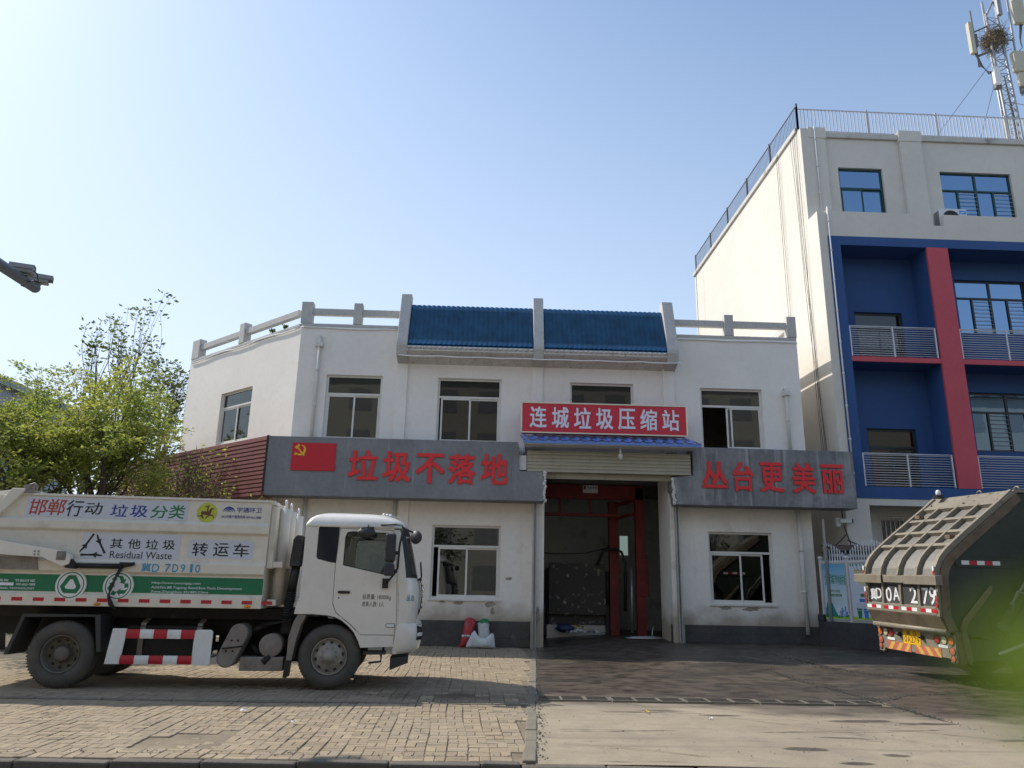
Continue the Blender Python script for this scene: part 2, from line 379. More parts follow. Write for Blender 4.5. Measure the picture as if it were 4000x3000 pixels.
# unseen opening in the rear wall, added so sky brightens the bay window
def window(X0, X1, Z0, Z1, frame, fm, gm, style='slide', parent=None, tr=.29, open_left=False, w=.065, name='window', shift=0.0):
    """frame(a,b,d): d inwards; a window part with its frame mesh, and pane / sash sub-parts"""
    f = MB(); 
    def bx(a0, a1, b0, b1, d0, d1):
        f.add([frame(a0,b0,d0),frame(a1,b0,d0),frame(a1,b1,d0),frame(a0,b1,d0),frame(a0,b0,d1),frame(a1,b0,d1),frame(a1,b1,d1),frame(a0,b1,d1)],
              [(0,3,2,1),(4,5,6,7),(0,1,5,4),(1,2,6,5),(2,3,7,6),(3,0,4,7)])
    s = 1 if X1 > X0 else -1
    W = w*s
    bx(X0, X0+W, Z0, Z1, .09, .17); bx(X1-W, X1, Z0, Z1, .09, .17); bx(X0+W, X1-W, Z0, Z0+w, .09, .17); bx(X0+W, X1-W, Z1-w, Z1, .09, .17)
    zt = Z1-(Z1-Z0)*tr if tr else Z1-w
    if tr: bx(X0+W, X1-W, zt-w/2, zt+w/2, .088, .17)
    wob = f.build(name, fm, parent)
    def pane(a0, a1, b0, b1, d, nm='pane'):
        q = MB(); q.add([frame(a0,b0,d),frame(a1,b0,d),frame(a1,b1,d),frame(a0,b1,d),frame(a0,b0,d+.006),frame(a1,b0,d+.006),frame(a1,b1,d+.006),frame(a0,b1,d+.006)],
              [(0,3,2,1),(4,5,6,7),(0,1,5,4),(1,2,6,5),(2,3,7,6),(3,0,4,7)]); q.build(nm, gm, wob)
    def sash(a0, a1, b0, b1, d):
        q = MB(); u = .055*s
        for c in ((a0,a0+u,b0,b1),(a1-u,a1,b0,b1),(a0+u,a1-u,b0,b0+.055),(a0+u,a1-u,b1-.055,b1)):
            q.add([frame(c[0],c[2],d),frame(c[1],c[2],d),frame(c[1],c[3],d),frame(c[0],c[3],d),frame(c[0],c[2],d+.03),frame(c[1],c[2],d+.03),frame(c[1],c[3],d+.03),frame(c[0],c[3],d+.03)],
              [(0,3,2,1),(4,5,6,7),(0,1,5,4),(1,2,6,5),(2,3,7,6),(3,0,4,7)])
        q.build('sash', fm, wob); pane(a0+u, a1-u, b0+.055, b1-.055, d+.012)
    if tr: pane(X0+W, X1-W, zt+w/2, Z1-w, .125)
    zb, zz = Z0+w, zt-w/2 if tr else Z1-w
    xm = (X0+X1)/2
    if style == 'slide':
        if open_left: sash(xm-.16*s, X1-W-.12*s, zb, zz, .13); sash(xm-.03*s, X1-W, zb, zz, .1)
        elif shift >= 0: sash(xm-.03*s-shift*1.6*s, X1-W, zb, zz, .135); sash(X0+W+shift*s, xm+.05*s, zb, zz, .1)
        else: sash(X0+W, xm+.03*s, zb, zz, .1); sash(xm+shift*1.4*s, X1-W+shift*s, zb, zz, .135)
    elif style == 'fixed': pane(X0+W, X1-W, zb, zz, .125)
    return wob
I = INY(D)
window(*LW[0], I, 'upvc', 'glass', parent=st, shift=.14); window(*LW[1], I, 'upvc', 'glass', parent=st, shift=-.22)
window(*UW[0], I, 'upvc', 'glass', parent=st); window(*UW[1], I, 'upvc', 'glass_dark', parent=st, shift=.05)
window(*UW[2], I, 'upvc', 'glass_dark', 'fixed', st, tr=0); window(*UW[3], I, 'upvc', 'glass', parent=st, open_left=True)
window(4.53, 2.53, 6.3, 8.16, lambda a,b,d: OB(a,b,d), 'upvc', 'glass_green', parent=st)
for (x0, x1, z0, z1) in LW: MB().box(x0-.04, x1+.04, D-.05, D+.09, z0-.05, z0-.002).build('window_sill', 'upvc', st)
# parapet
b = MB()
MB().box(6.03, XR, D-.02, D+.2, 9.782, 9.88).build('coping', 'trim', st, bev=.015); b.box(-6.15, -2.97, D-.02, D+.2, 9.782, 9.88)
def obbox(mb, a0, a1, d0, d1, z0, z1):
    mb.add([OB(a0,z0,d0),OB(a1,z0,d0),OB(a1,z0,d1),OB(a0,z0,d1),OB(a0,z1,d0),OB(a1,z1,d0),OB(a1,z1,d1),OB(a0,z1,d1)],
           [(0,3,2,1),(4,5,6,7),(0,1,5,4),(1,2,6,5),(2,3,7,6),(3,0,4,7)])
obbox(b, .1, OBL, -.02, .2, 9.782, 9.88)
b.build('coping', 'trim', st, bev=.015)
for x0, x1 in ((-6.2, -5.83), (-4.5, -4.22), (7.76, 8.06), (9.86, 10.17)):
    MB().box(x0, x1, D-.03, D+.26, 9.884, 10.62).build('parapet_post', 'trim', st, bev=.015)
for a0, a1 in ((3.45, 3.78), (6.55, 7.09)):
    q = MB(); obbox(q, a0, a1, -.03, .26, 9.884, 10.64); q.build('parapet_post', 'trim', st, bev=.015)
for x0, x1 in ((-5.83, -4.5), (-4.22, -2.96), (6.0, 7.76), (8.06, 9.86)):
    MB().box(x0, x1, D+.03, D+.2, 10.2, 10.42).build('parapet_rail', 'trim', st, bev=.012)
for a0, a1 in ((.3, 3.45), (3.78, 6.55)):
    q = MB(); obbox(q, a0, a1, .03, .2, 10.2, 10.42); q.build('parapet_rail', 'trim', st, bev=.012)
MB().box(9.9, 10.1, D+.26, 27, 10.2, 10.42).build('parapet_rail', 'trim', st, bev=.012)
MB().box(XR-.22, XR, D+.2, 31.4, 9.782, 9.88).build('coping', 'trim', st, bev=.012)
MB().box(9.87, 10.13, 27, 27.28, 9.884, 10.62).build('parapet_post', 'trim', st, bev=.015)
# fins and tiled slopes
EY, TY = D-.62, D+.02
for x0, x1 in ((-2.96, -2.62), (1.38, 1.71), (5.66, 6.02)):
    MB().prism([(EY-.08,9.0),(EY-.08,9.12),(TY-.1,10.98),(TY+.25,10.98),(TY+.25,8.8),(D-.002,8.55),(EY+.02,8.72)], 'x', x0, x1).build('roof_fin', 'trim', st, bev=.02)
for x0, x1 in ((-2.62, 1.38), (1.71, 5.66)):
    b = MB(); nw = int((x1-x0)/.155); sl = Vector((TY-EY, 10.62-9.06)); L = sl.length; sl.normalize(); nr = Vector((-sl.y, sl.x))
    rows = 7; rings = []
    N = nw*8
    for r in range(rows):
        for e_, lift in ((0, .028), (1, .004)):
            ring = []
            for i in range(N+1):
                x = x0+(x1-x0)*i/N; ph = (i % 8)/8
                h = .032*abs(math.sin(math.pi*ph))**.8 + lift
                t = L*(r+e_)/rows; p = Vector((EY, 9.06))+sl*t+nr*h
                ring.append((x, p.x, p.y))
            rings.append(ring)
    b.loft(rings, True, closed=False)
    b.prism([(EY,9.04),(TY,10.6),(TY+.1,10.6),(TY+.1,9.0)], 'x', x0+.002, x1-.002)
    b.build('tiled_slope', 'tile', st, recalc=False)
    b = MB(); b.box(x0+.002, x1-.002, EY-.03, D-.002, 8.86, 9.02)
    for i in range(nw):
        xa = x0+(x1-x0)*(i+.5)/nw; b.tube([(xa,EY-.03,9.0),(xa,EY-.03,8.93)], .062, 10)
    b.prism([(EY,8.86),(D-.002,8.86),(D-.002,8.6)], 'x', x0+.002, x1-.002)
    b.build('eave', 'eave', st)
# downpipes
def downpipe(pts, r=.055):
    b = MB(); b.tube(pts, r, 10)
    for p, q in zip(pts, pts[1:]):
        p, q = Vector(p), Vector(q); k = max(1, int((p-q).length/1.7))
        if (p-q).length > 1.2:
            for i in range(1, k+1): c = p.lerp(q, i/(k+1)); d = (q-p).normalized()*.035; b.tube([c-d, c+d], r*1.25, 10)
    return b.build('downpipe', 'pipe', st)
downpipe([(-5.5,D+.1,9.42),(-5.5,D-.1,9.42),(-5.5,D-.1,5.98)]); downpipe([(-5.5,D-.1,4.2),(-5.5,D-.1,-.1)])
MB().box(-5.62,-5.38,D-.2,D-.002,9.05,9.2).build('rain_head', 'pipe', st, bev=.02)
downpipe([(9.62,D+.1,8.1),(9.62,D-.1,8.1),(9.62,D-.1,5.98)]); MB().box(9.5,9.74,D-.2,D-.002,7.85,8.0).build('rain_head', 'pipe', st, bev=.02)
downpipe([(9.7,D-.12,4.2),(9.72,D-.12,.5)], .062); downpipe([(-2.78,D-.1,4.2),(-2.78,D-.1,0)], .05); MB().box(-2.68,-2.36,D-.05,D-.002,.73,4.22).build('pilaster', 'plaster_low', st)
# silver light tubing under the parapet
def led(pts):
    b = MB(); b.tube(pts, .022, 6); return b.build('light_tube', 'led', st)
led([OB(a, 9.74-.035*math.sin(a*2.2)+(.012 if i % 2 else 0), -.04) for i, a in enumerate([k*.5 for k in range(15)])])
led([(-6.15+.45*k, D-.04, 9.74-(.03 if k in (3,4,5) else 0)) for k in range(8)])
led([(6.05+.41*k, D-.04, 9.7+.012*math.sin(k)) for k in range(11)])
led([(-2.9+.45*k, D-.68+.1, 8.72-.03*abs(math.sin(k*1.1))) for k in range(21)])
b = MB(); b.tube([(9.6+.0,D-.05,8.7),(9.2,D-.05,8.72)], .01)

# ---------------- grey concrete fascias with raised red letters
def jag(p, q, n, a):
    out = []
    for i in range(1, n):
        t = i/n; out.append((p[0]+(q[0]-p[0])*t+rnd.uniform(-a,a), p[1]+(q[1]-p[1])*t+rnd.uniform(-a,a)))
    return out
FYY = D-.77
fa = thing('fascia_board', 'long grey concrete fascia with red flag and five red characters left of the door', 'fascia', (-2.5, FYY, 4.2))
P = [(-6.62,4.2),(1.75,4.2)]+jag((1.75,4.2),(1.75,5.07),7,.035)+[(1.75,5.07),(.99,5.1)]+jag((.99,5.1),(.95,5.95),6,.02)+[(.93,5.98),(-6.62,5.98)]
b = MB(); plate(b, P, [], INY(FYY), .74); b.build('board', 'fascia', fa, bev=.012)
b = MB(); b.box(-6.66,-6.6,FYY-.02,FYY+.6,4.19,6.0); b.build('edge_strip', 'dark_metal', fa)
for i in range(9):
    z = 4.22+.1*i; b = MB(); 
q = MB(); pts = [(1.752+rnd.uniform(-.03,.03), FYY-.004, 4.22+.085*i) for i in range(11)]
for i, p in enumerate(pts): q.blob((p[0]+.01, FYY+.02, p[2]), .035+rnd.uniform(0,.03), .05, .06, 7, 5, .3, i)
q.build('broken_plaster', 'broken', fa)
b = MB(); b.box(-5.87,-4.56,FYY-.035,FYY-.001,4.95,5.79); fl = b.build('flag_panel', 'flag_red', fa, bev=.004)
# emblem on the flag
FE = FY(FYY-.037)
q = MB(); cx, cz = -5.62, 5.565; R1 = .17
arc = [(cx+R1*math.cos(rad(a)), cz+R1*math.sin(rad(a))) for a in range(-140, 76, 12)]
arc2 = [(cx-.028+(R1-.012)*math.cos(rad(a))*.83, cz+.02+(R1-.02)*math.sin(rad(a))*.9) for a in range(75, -141, -12)]
plate(q, arc+arc2, [], FE, .008)
def strip(mb, p, q_, w, fr, d0=.01):
    p, q_ = Vector(p), Vector(q_); d = (q_-p).normalized(); nn = Vector((-d.y,d.x))*w/2
    plate(mb, [tuple(p+nn),tuple(p-nn),tuple(q_-nn),tuple(q_+nn)], [], fr, d0)
strip(q, (cx-.1,cz+.09),(cx+.1,cz-.14), .045, FY(FYY-.036)); strip(q, (cx-.15,cz+.055),(cx-.03,cz+.15), .075, FY(FYY-.0365))
strip(q, (cx-.11,cz-.1),(cx-.165,cz-.145), .06, FY(FYY-.0362)); strip(q, (cx+.09,cz-.12),(cx+.13,cz-.17), .05, FY(FYY-.0358))
q.build('emblem', 'yellow', fl)
for ch, r in zip('垃圾不落地', [(-4.16,-3.28,4.71,5.61),(-3.13,-2.28,4.68,5.6),(-2.14,-1.28,4.66,5.56),(-1.16,-.34,4.65,5.57),(-.19,.63,4.67,5.6)]):
    q = MB(); glyph(q, ch, *r, FY(FYY), .042, .035); q.build('character', 'red_letter', fa, recalc=False)
fb = thing('fascia_board', 'weathered grey concrete fascia with five red characters right of the door', 'fascia', (8.5, FYY, 4.2))
P = [(5.73,4.2),(11.28,4.2),(11.28,5.95),(6.3,5.97)]+jag((6.3,5.97),(6.28,5.1),5,.015)+[(6.28,5.09),(5.66,5.02)]+jag((5.66,5.02),(5.73,4.2),7,.04)
b = MB(); plate(b, P, [], INY(FYY), .74); b.build('board', 'fascia_old', fb, bev=.012)
q = MB()
for i in range(10): q.blob((5.67+rnd.uniform(-.02,.03), FYY+.02, 4.24+.08*i), .03+rnd.uniform(0,.03), .05, .06, 7, 5, .3, i+50)
q.build('broken_plaster', 'broken', fb)
for ch, r in zip('丛台更美丽', [(6.55,7.32,4.72,5.54),(7.49,8.13,4.64,5.54),(8.33,9.06,4.64,5.55),(9.32,10.03,4.63,5.55),(10.22,10.92,4.64,5.53)]):
    q = MB(); glyph(q, ch, *r, FY(FYY), .042, .035); q.build('character', 'red_letter', fb, recalc=False)
# maroon corrugated cladding along the oblique wall
mc = thing('corrugated_cladding', 'maroon horizontally ribbed cladding running back from the grey fascia behind the trees', 'cladding', (-6.66, FYY, 4.2))
b = MB(); prof = []
nrib = 14; hz = (5.98-4.2)/nrib
for i in range(nrib):
    z = 4.2+i*hz; prof += [(.0, z), (.0, z+hz*.62), (.045, z+hz*.74), (.045, z+hz*.98)]
u0 = Vector((-6.66, FYY)); uu = Vector((-.745,.667)).normalized(); nn_ = Vector((-uu.y, uu.x))
L = 9.5
def CC(a, d, z): p = u0+uu*a+nn_*(-d); return (p.x, p.y, z)
vs = [CC(0, d, z) for d, z in prof]+[CC(L, d, z) for d, z in prof]; n = len(prof)
b.add(vs, [(i,i+1,n+i+1,n+i) for i in range(n-1)])
b.add([CC(0,.06,4.19),CC(L,.06,4.19),CC(L,.5,4.19),CC(0,.5,4.19),CC(0,.06,6.0),CC(L,.06,6.0),CC(L,.5,6.0),CC(0,.5,6.0)], [(0,3,2,1),(4,5,6,7),(0,1,5,4),(1,2,6,5),(2,3,7,6),(3,0,4,7)])
b.build('sheet', 'maroon', mc)

# ---------------- red sign box over the door
sg = thing('sign_box', 'red sign box with seven white characters above the blue awning', 'sign', (3.55, 22.6, 6.26))
SY = 22.6
MB().box(1.03, 6.11, SY, SY+.3, 6.28, 7.21).build('panel', 'red_sign', sg, bev=.006)
b = MB()
for x0,x1,z0,z1 in ((1.0,6.14,7.19,7.235),(1.0,6.14,6.255,6.3),(1.0,1.04,6.3,7.19),(6.1,6.14,6.3,7.19)): b.box(x0,x1,SY-.02,SY+.02,z0,z1)
b.build('trim_frame', 'chrome', sg, bev=.006)
for i, ch in enumerate('连城垃圾压缩站'):
    x = 1.27+i*.682; q = MB(); glyph(q, ch, x, x+.525, 6.43-.0*i, 7.09, FY(SY-.001), .034, .012); q.build('character', 'white_letter', sg, recalc=False)
b = MB()
for x in (1.5, 5.6):
    for z in (6.4, 7.05): b.bar((x,SY+.3,z),(x,D,z),.05,.05)
b.build('bracket', 'dark_metal', sg)
# ---------------- blue awning
aw = thing('awning', 'small blue corrugated awning under the red sign', 'awning', (3.7, 22.5, 5.9))
b = MB(); rings = []
X0, X1 = 1.0, 6.35; N = 17*6
def zc(i):
    p = (i % 6); return .05*(1 if p in (2,) else .9 if p == 3 else 0)
top = [(X0+(X1-X0)*i/N, D-.3, 6.3+zc(i)) for i in range(N+1)]; bot = [(X0+.06+(X1-X0)*i/N, 22.1, 5.96+zc(i)) for i in range(N+1)]
b.loft([top, bot], False, closed=False)
b.loft([[(x,y,z-.012) for x,y,z in top], [(x,y,z-.012) for x,y,z in bot]], False, closed=False)
b.build('roof_sheet', 'blue_sheet', aw, recalc=False)
MB().box(1.06, 6.41, 22.12, 22.15, 5.86, 5.962).build('front_trim', 'blue_sheet', aw)
b = MB()
for x in (1.12, 6.3): b.prism([(22.16,5.9),(22.8,5.9),(22.8,5.7),(D-.002,5.7),(D-.002,6.2),(22.8,6.05)], 'x', x, x+.02)
b.box(1.14, 6.3, 22.16, 22.7, 5.84, 5.858)
b.build('soffit', 'white_metal', aw)
# bulb
lb = thing('light_bulb', 'small pale lamp on a bracket in front of the rolled shutter', 'lamp', (4.02, 22.45, 5.5))
b = MB(); b.tube([(4.02,22.45,5.84),(4.02,22.45,5.72)], .03, 8); b.lathe([(.01,.14),(.05,.13),(.03,.08),(.03,.05)], (4.02,22.45,5.62), 'z', 12); b.build('holder', 'white_metal', lb)
MB().lathe([(.02,0),(.055,-.02),(.075,-.09),(.06,-.16),(.01,-.2)], (4.02,22.45,5.67), 'z', 14).build('bulb', 'pipe', lb)
# ---------------- roller shutter
rs = thing('roller_shutter', 'beige slatted roller shutter wound up above the loading bay', 'shutter', (3.7, 22.8, 0))
b = MB(); prof = []
zz = 5.09
while zz < 5.72: prof += [(22.76,zz),(22.735,zz+.012),(22.735,zz+.075),(22.76,zz+.088)]; zz += .105
b.sheet(prof, 'x', 1.22, 6.23); b.box(1.22,6.23,22.765,23.2,5.09,5.74); b.build('shutter_box', 'shutter', rs)
b = MB(); prof = [(23.0,4.93),(23.0,5.09)]; b.box(1.8,5.68,22.98,23.02,4.93,5.09); b.box(1.8,5.68,22.96,22.98,4.96,4.99); b.build('curtain', 'shutter', rs)
MB().box(.96,1.21,22.8,23.1,5.14,5.6).build('motor_box', 'white_metal', rs, bev=.015)
for x in (1.5, 5.86):
    b = MB(); b.box(x-.05,x-.02,D-.28,D-.12,-.05,4.2); b.box(x+.03,x+.06,D-.28,D-.12,-.05,4.2); b.box(x-.02,x+.03,D-.18,D-.122,-.05,4.2); b.build('guide_rail', 'galv', rs)

# ---------------- red lifting frame and compactor in the bay
cf = thing('lifting_frame', 'red steel lifting frame standing inside the dark loading bay', 'machine', (4, 26, 0))
b = MB()
b.box(1.3,5.4,25.9,26.1,4.68,5.16); b.box(1.3,4.6,26.0,26.2,4.1,4.2)
b.build('crossbeam', 'rust_red', cf, bev=.01)
for x in (2.5, 3.55): MB().box(x,x+.08,26.02,26.12,4.2,4.68).build('strut', 'rust_red', cf)
MB().box(4.34,4.66,26.7,27.0,0,4.7).build('column', 'rust_red', cf, bev=.01)
b = MB(); b.box(5.12,5.42,25.9,26.2,0,5.1); b.box(5.2,5.5,25.86,25.9,1.5,2.7); b.build('column', 'rust_red', cf, bev=.01)
b = MB(); b.bar((4.5,26.8,4.55),(5.25,26.0,4.72),.1,.12); b.bar((4.5,26.8,4.1),(5.2,26.1,4.25),.08,.1); b.build('brace', 'rust_red', cf)
b = MB(); b.box(3.32,3.83,25.885,25.899,4.88,5.14); pl = b.build('name_plate', 'white_metal', cf)
q = MB(); glyph(q, '鸿泰环保', 3.46, 3.8, 5.02, 5.1, FY(25.884), .01); q.box(3.34,3.42,25.883,25.8845,5.0,5.12); q.build('lettering', 'black', pl, recalc=False)
b = MB(); b.tube([(4.8,26.4,1.0),(4.82,26.4,2.6),(4.7,26.4,2.95),(4.5,26.5,3.05),(4.1,26.6,3.0),(3.9,26.7,2.5)], .05, 8); b.build('hose', 'hose', cf)
MB().tube([(1.2,26.9,2.95),(2.5,26.9,2.86),(3.5,26.9,2.9),(4.3,26.9,3.1),(4.5,26.9,3.6)], .02, 6).build('cable', 'hose', cf)
b = MB(); b.tube([(5.0,26.3,.3),(5.02,26.3,2.4)], .06, 8); b.build('cylinder', 'galv', cf)
cb = thing('compactor_hopper', 'dirty steel compactor hopper plate splashed with waste inside the bay', 'machine', (3.2, 27, 0))
b = MB(); b.box(2.25,4.2,26.8,27.0,.85,2.56); b.box(2.25,4.2,27.0,28.4,.5,2.4); b.build('plate', 'hopper', cb, bev=.01)
for x in (2.07, 4.27):
    b = MB(); b.box(x-.06,x+.06,26.85,27.0,.2,2.3); b.tube([(x,26.8,1.2),(x,26.8,2.3)], .05, 8); b.build('side_guide', 'dark_metal', cb)
MB().box(2.2,4.3,27.0,28.4,0,.5).build('base', 'galv', cb)
# rubbish under the hopper
def scrap(mb, c, s, seed):
    q = random.Random(seed); n = 5; rings = []
    rings = [[(c[0]+s*(i-1.5)*.7+q.uniform(-.3,.3)*s, c[1]+s*(j-1.5)*.6+q.uniform(-.3,.3)*s, c[2]+abs(q.gauss(0,.35))*s) for i in range(4)] for j in range(4)]
    mb.loft(rings, False, closed=False)
mk('scrap_white', (.7,.72,.72), .6); mk('scrap_blue', (.05,.08,.2), .5); mk('scrap_yellow', (.8,.6,.08), .5)
tag(MB().blob((2.75,26.6,.42),.3,.2,.14,10,7,.2,5).build('rubbish_bag', 'scrap_blue'), 'dark blue rubbish bag lying under the hopper plate', 'bag')
for i,(x,z,lb_) in enumerate(((3.0,.33,'crumpled white bag just right of the dark blue bag under the hopper'),(3.65,.32,'torn white plastic film under the right end of the hopper'))):
    b = MB(); [scrap(b,(x+.1*k,26.5-.05*k,.28),.16,i*9+k) for k in range(4)]; tag(b.build('plastic_scrap','scrap_white'), lb_, 'litter')
b = MB(); scrap(b,(3.25,26.45,.45),.14,77); scrap(b,(3.27,26.5,.4),.12,78); tag(b.build('plastic_scrap','scrap_yellow'), 'yellow plastic scrap in the rubbish under the hopper', 'litter')
# coiled hose at the right jamb
b = MB()
for k in range(3):
    rr = .45-.06*k; b.tube([(5.0+rr*1.3*math.cos(t*.3), 24.3+rr*.6*math.sin(t*.3), .27+.012*k) for t in range(22)], .02, 6)
b.tube([(5.2,24.2,.28),(5.25,24.3,.55),(5.3,24.4,.62)], .018, 6)
tag(b.build('water_hose','galv'), 'pale hose coiled on the wet floor of the bay', 'hose')
# ================================================================== ground
def gz(x, y):
    """ground height: the yard climbs a little towards the bay and the right-hand corner"""
    t = min(1, max(0, (x-1.5)/2.6)); s = min(1, max(0, (y-15)/8))
    return .22*t*s*s*(3-2*s)
def divx(y): return .5+(y-7.9)*.0685
def nodes_of(name):
    mt = bpy.data.materials.new(name); mt.use_nodes = True
    return mt, mt.node_tree.nodes, mt.node_tree.links
# bricks: tone from a per-brick attribute, fine grain on top
mt, n, l = nodes_of('brick'); bs = n['Principled BSDF']; bs.inputs['Roughness'].default_value = .9; bs.inputs['Specular IOR Level'].default_value = .15
at = n.new('ShaderNodeAttribute'); at.attribute_name = 'tone'
tc = n.new('ShaderNodeTexCoord')
def nz(n, l, sc, vec, det=6):
    t = n.new('ShaderNodeTexNoise'); t.inputs['Scale'].default_value = sc; t.inputs['Detail'].default_value = det; l.new(vec, t.inputs[0]); return t.outputs[0]
def mixn(n, l, a, b, f, mode='MIX'):
    x = n.new('ShaderNodeMix'); x.data_type = 'RGBA'; x.blend_type = mode
    for s_, v in ((6, a), (7, b)):
        if isinstance(v, tuple): x.inputs[s_].default_value = (*v, 1)
        else: l.new(v, x.inputs[s_])
    if isinstance(f, (int, float)): x.inputs[0].default_value = f
    else: l.new(f, x.inputs[0])
    return x.outputs[2]
def rmp(n, l, f, a, b, lo=0, hi=1):
    r = n.new('ShaderNodeMapRange'); r.inputs[1].default_value = a; r.inputs[2].default_value = b; r.inputs[3].default_value = lo; r.inputs[4].default_value = hi
    l.new(f, r.inputs[0]); return r.outputs[0]
def mth(n, l, op, a, b=0.0):
    x = n.new('ShaderNodeMath'); x.operation = op
    for i, v in ((0, a), (1, b)):
        if isinstance(v, (int, float)): x.inputs[i].default_value = v
        else: l.new(v, x.inputs[i])
    return x.outputs[0]
P_ = tc.outputs['Object']
c = mixn(n, l, at.outputs['Color'], (.5, .46, .4), rmp(n, l, nz(n, l, 60, P_, 3), .5, .8, 0, .5), 'MULTIPLY')
c = mixn(n, l, c, (.32, .27, .2), rmp(n, l, nz(n, l, .7, P_, 8), .48, .68, 0, .55))
c = mixn(n, l, c, (.07, .062, .05), rmp(n, l, nz(n, l, 1.9, P_, 8), .62, .74, 0, .55))
l.new(c, bs.inputs['Base Color'])
bu = n.new('ShaderNodeBump'); bu.inputs['Strength'].default_value = .5; bu.inputs['Distance'].default_value = .004; l.new(nz(n, l, 90, P_, 4), bu.inputs['Height']); l.new(bu.outputs[0], bs.inputs['Normal'])
MAT['brick'] = mt
mk('joint', (.2, .16, .108), .95, var=.3, scale=2)
mk('stone', (.2, .175, .135), .9, var=.15, scale=2, fine=.15, bump=.4, bscale=60, stain=((.12, .11, .09), 3, .6, .5))
mk('crack', (.035, .03, .023), .95); mk('asphalt', (.06, .058, .055), .9, var=.2, fine=.1, bump=.4, bscale=80)
mk('soil', (.12, .1, .07), .95, var=.3, bump=.6, bscale=15)
mk('iron_frame', (.17, .15, .12), .7, .1, var=.2); mk('iron', (.09, .08, .065), .6, .3, var=.2)

# wet / dry concrete yard
mt, n, l = nodes_of('yard_concrete'); bs = n['Principled BSDF']
tc = n.new('ShaderNodeTexCoord'); P_ = tc.outputs['Object']
sx = n.new('ShaderNodeSeparateXYZ'); l.new(P_, sx.inputs[0])
mp = n.new('ShaderNodeMapping'); mp.inputs['Scale'].default_value = (.75, 1.0, 1); l.new(P_, mp.inputs[0])
n1 = nz(n, l, .8, mp.outputs[0], 8); n2 = nz(n, l, 3.5, mp.outputs[0], 6)
dry = mixn(n, l, (.275, .222, .152), (.345, .286, .205), rmp(n, l, nz(n, l, 1.1, P_, 7), .3, .7))
dry = mixn(n, l, dry, (.2, .175, .14), rmp(n, l, n2, .52, .75, 0, .6))
dry = mixn(n, l, dry, (.5, .47, .41), rmp(n, l, nz(n, l, 38, P_, 3), .6, .75, 0, .5))
wetc = mixn(n, l, (.05, .04, .031), (.098, .077, .056), rmp(n, l, n1, .35, .65))
wetc = mixn(n, l, wetc, (.03, .025, .02), rmp(n, l, n2, .48, .66, 0, .85))
wetc = mixn(n, l, wetc, (.24, .19, .13), rmp(n, l, nz(n, l, 1.7, mp.outputs[0], 9), .6, .72, 0, .5))
yy = mth(n, l, 'ADD', sx.outputs[1], mth(n, l, 'MULTIPLY', mth(n, l, 'SUBTRACT', n1, .5), 4.6))
right = mth(n, l, 'MULTIPLY', rmp(n, l, sx.outputs[0], 2.5, 7.5, 0, 1), 1.5)
yy = mth(n, l, 'ADD', yy, right)
wet = rmp(n, l, yy, 11.7, 13.2)
# fluid trails and drips on the dry part
mp2 = n.new('ShaderNodeMapping'); mp2.inputs['Scale'].default_value = (.35, 1.6, 1); mp2.inputs['Rotation'].default_value = (0, 0, .12); l.new(P_, mp2.inputs[0])
drip = rmp(n, l, nz(n, l, 1.0, mp2.outputs[0], 4), .66, .7, 0, .75)
nrw = n.new('ShaderNodeTexNoise'); nrw.inputs['Scale'].default_value = 5; l.new(P_, nrw.inputs[0])
for (cx, cy, rx, ry) in ((3.66, 9.03, .3, .1), (4.52, 8.82, .16, .09), (3.9, 8.42, .2, .07), (5.2, 11.0, .5, .12), (6.05, 10.8, .4, .1), (2.2, 11.5, .5, .05), (3.4, 11.3, .35, .06)):
    dx_ = mth(n, l, 'DIVIDE', mth(n, l, 'SUBTRACT', sx.outputs[0], cx), rx); dy_ = mth(n, l, 'DIVIDE', mth(n, l, 'SUBTRACT', sx.outputs[1], cy), ry)
    d2 = mth(n, l, 'ADD', mth(n, l, 'MULTIPLY', dx_, dx_), mth(n, l, 'MULTIPLY', dy_, dy_))
    d2 = mth(n, l, 'ADD', d2, mth(n, l, 'MULTIPLY', mth(n, l, 'SUBTRACT', nrw.outputs[0], .5), 2.2))
    drip = mth(n, l, 'MAXIMUM', drip, rmp(n, l, d2, 1.1, .6, 0, .85))
wet = mth(n, l, 'MAXIMUM', wet, drip)
# faint tyre trails over the dry part
mp3 = n.new('ShaderNodeMapping'); mp3.inputs['Scale'].default_value = (.25, 3.2, 1); mp3.inputs['Rotation'].default_value = (0, 0, .75); l.new(P_, mp3.inputs[0])
dry = mixn(n, l, dry, (.15, .125, .095), rmp(n, l, nz(n, l, 1.3, mp3.outputs[0], 5), .56, .72, 0, .45))
dry = mixn(n, l, dry, (.17, .145, .11), rmp(n, l, nz(n, l, .45, P_, 9), .5, .68, 0, .6))
col = mixn(n, l, dry, wetc, wet); l.new(col, bs.inputs['Base Color'])
l.new(mixn(n, l, (.88, .88, .88), (.3, .3, .3), mth(n, l, 'MULTIPLY', wet, rmp(n, l, n2, .3, .7, .5, 1))), bs.inputs['Roughness'])
bu = n.new('ShaderNodeBump'); bu.inputs['Strength'].default_value = .45; bu.inputs['Distance'].default_value = .02
l.new(mth(n, l, 'SUBTRACT', mth(n, l, 'ADD', nz(n, l, 5, P_, 8), mth(n, l, 'MULTIPLY', nz(n, l, 60, P_, 3), .25)), 0.0), bu.inputs['Height']); l.new(bu.outputs[0], bs.inputs['Normal'])
MAT['yard'] = mt

setting(MB().add([(-400,-400,-.15),(400,-400,-.15),(400,500,-.15),(-400,500,-.15)], [(0,1,2,3)]).build('road', 'asphalt'))
setting(MB().box(-60, -6.4, 17.9, 60, -.12, -.02).build('planting_soil', 'soil'))
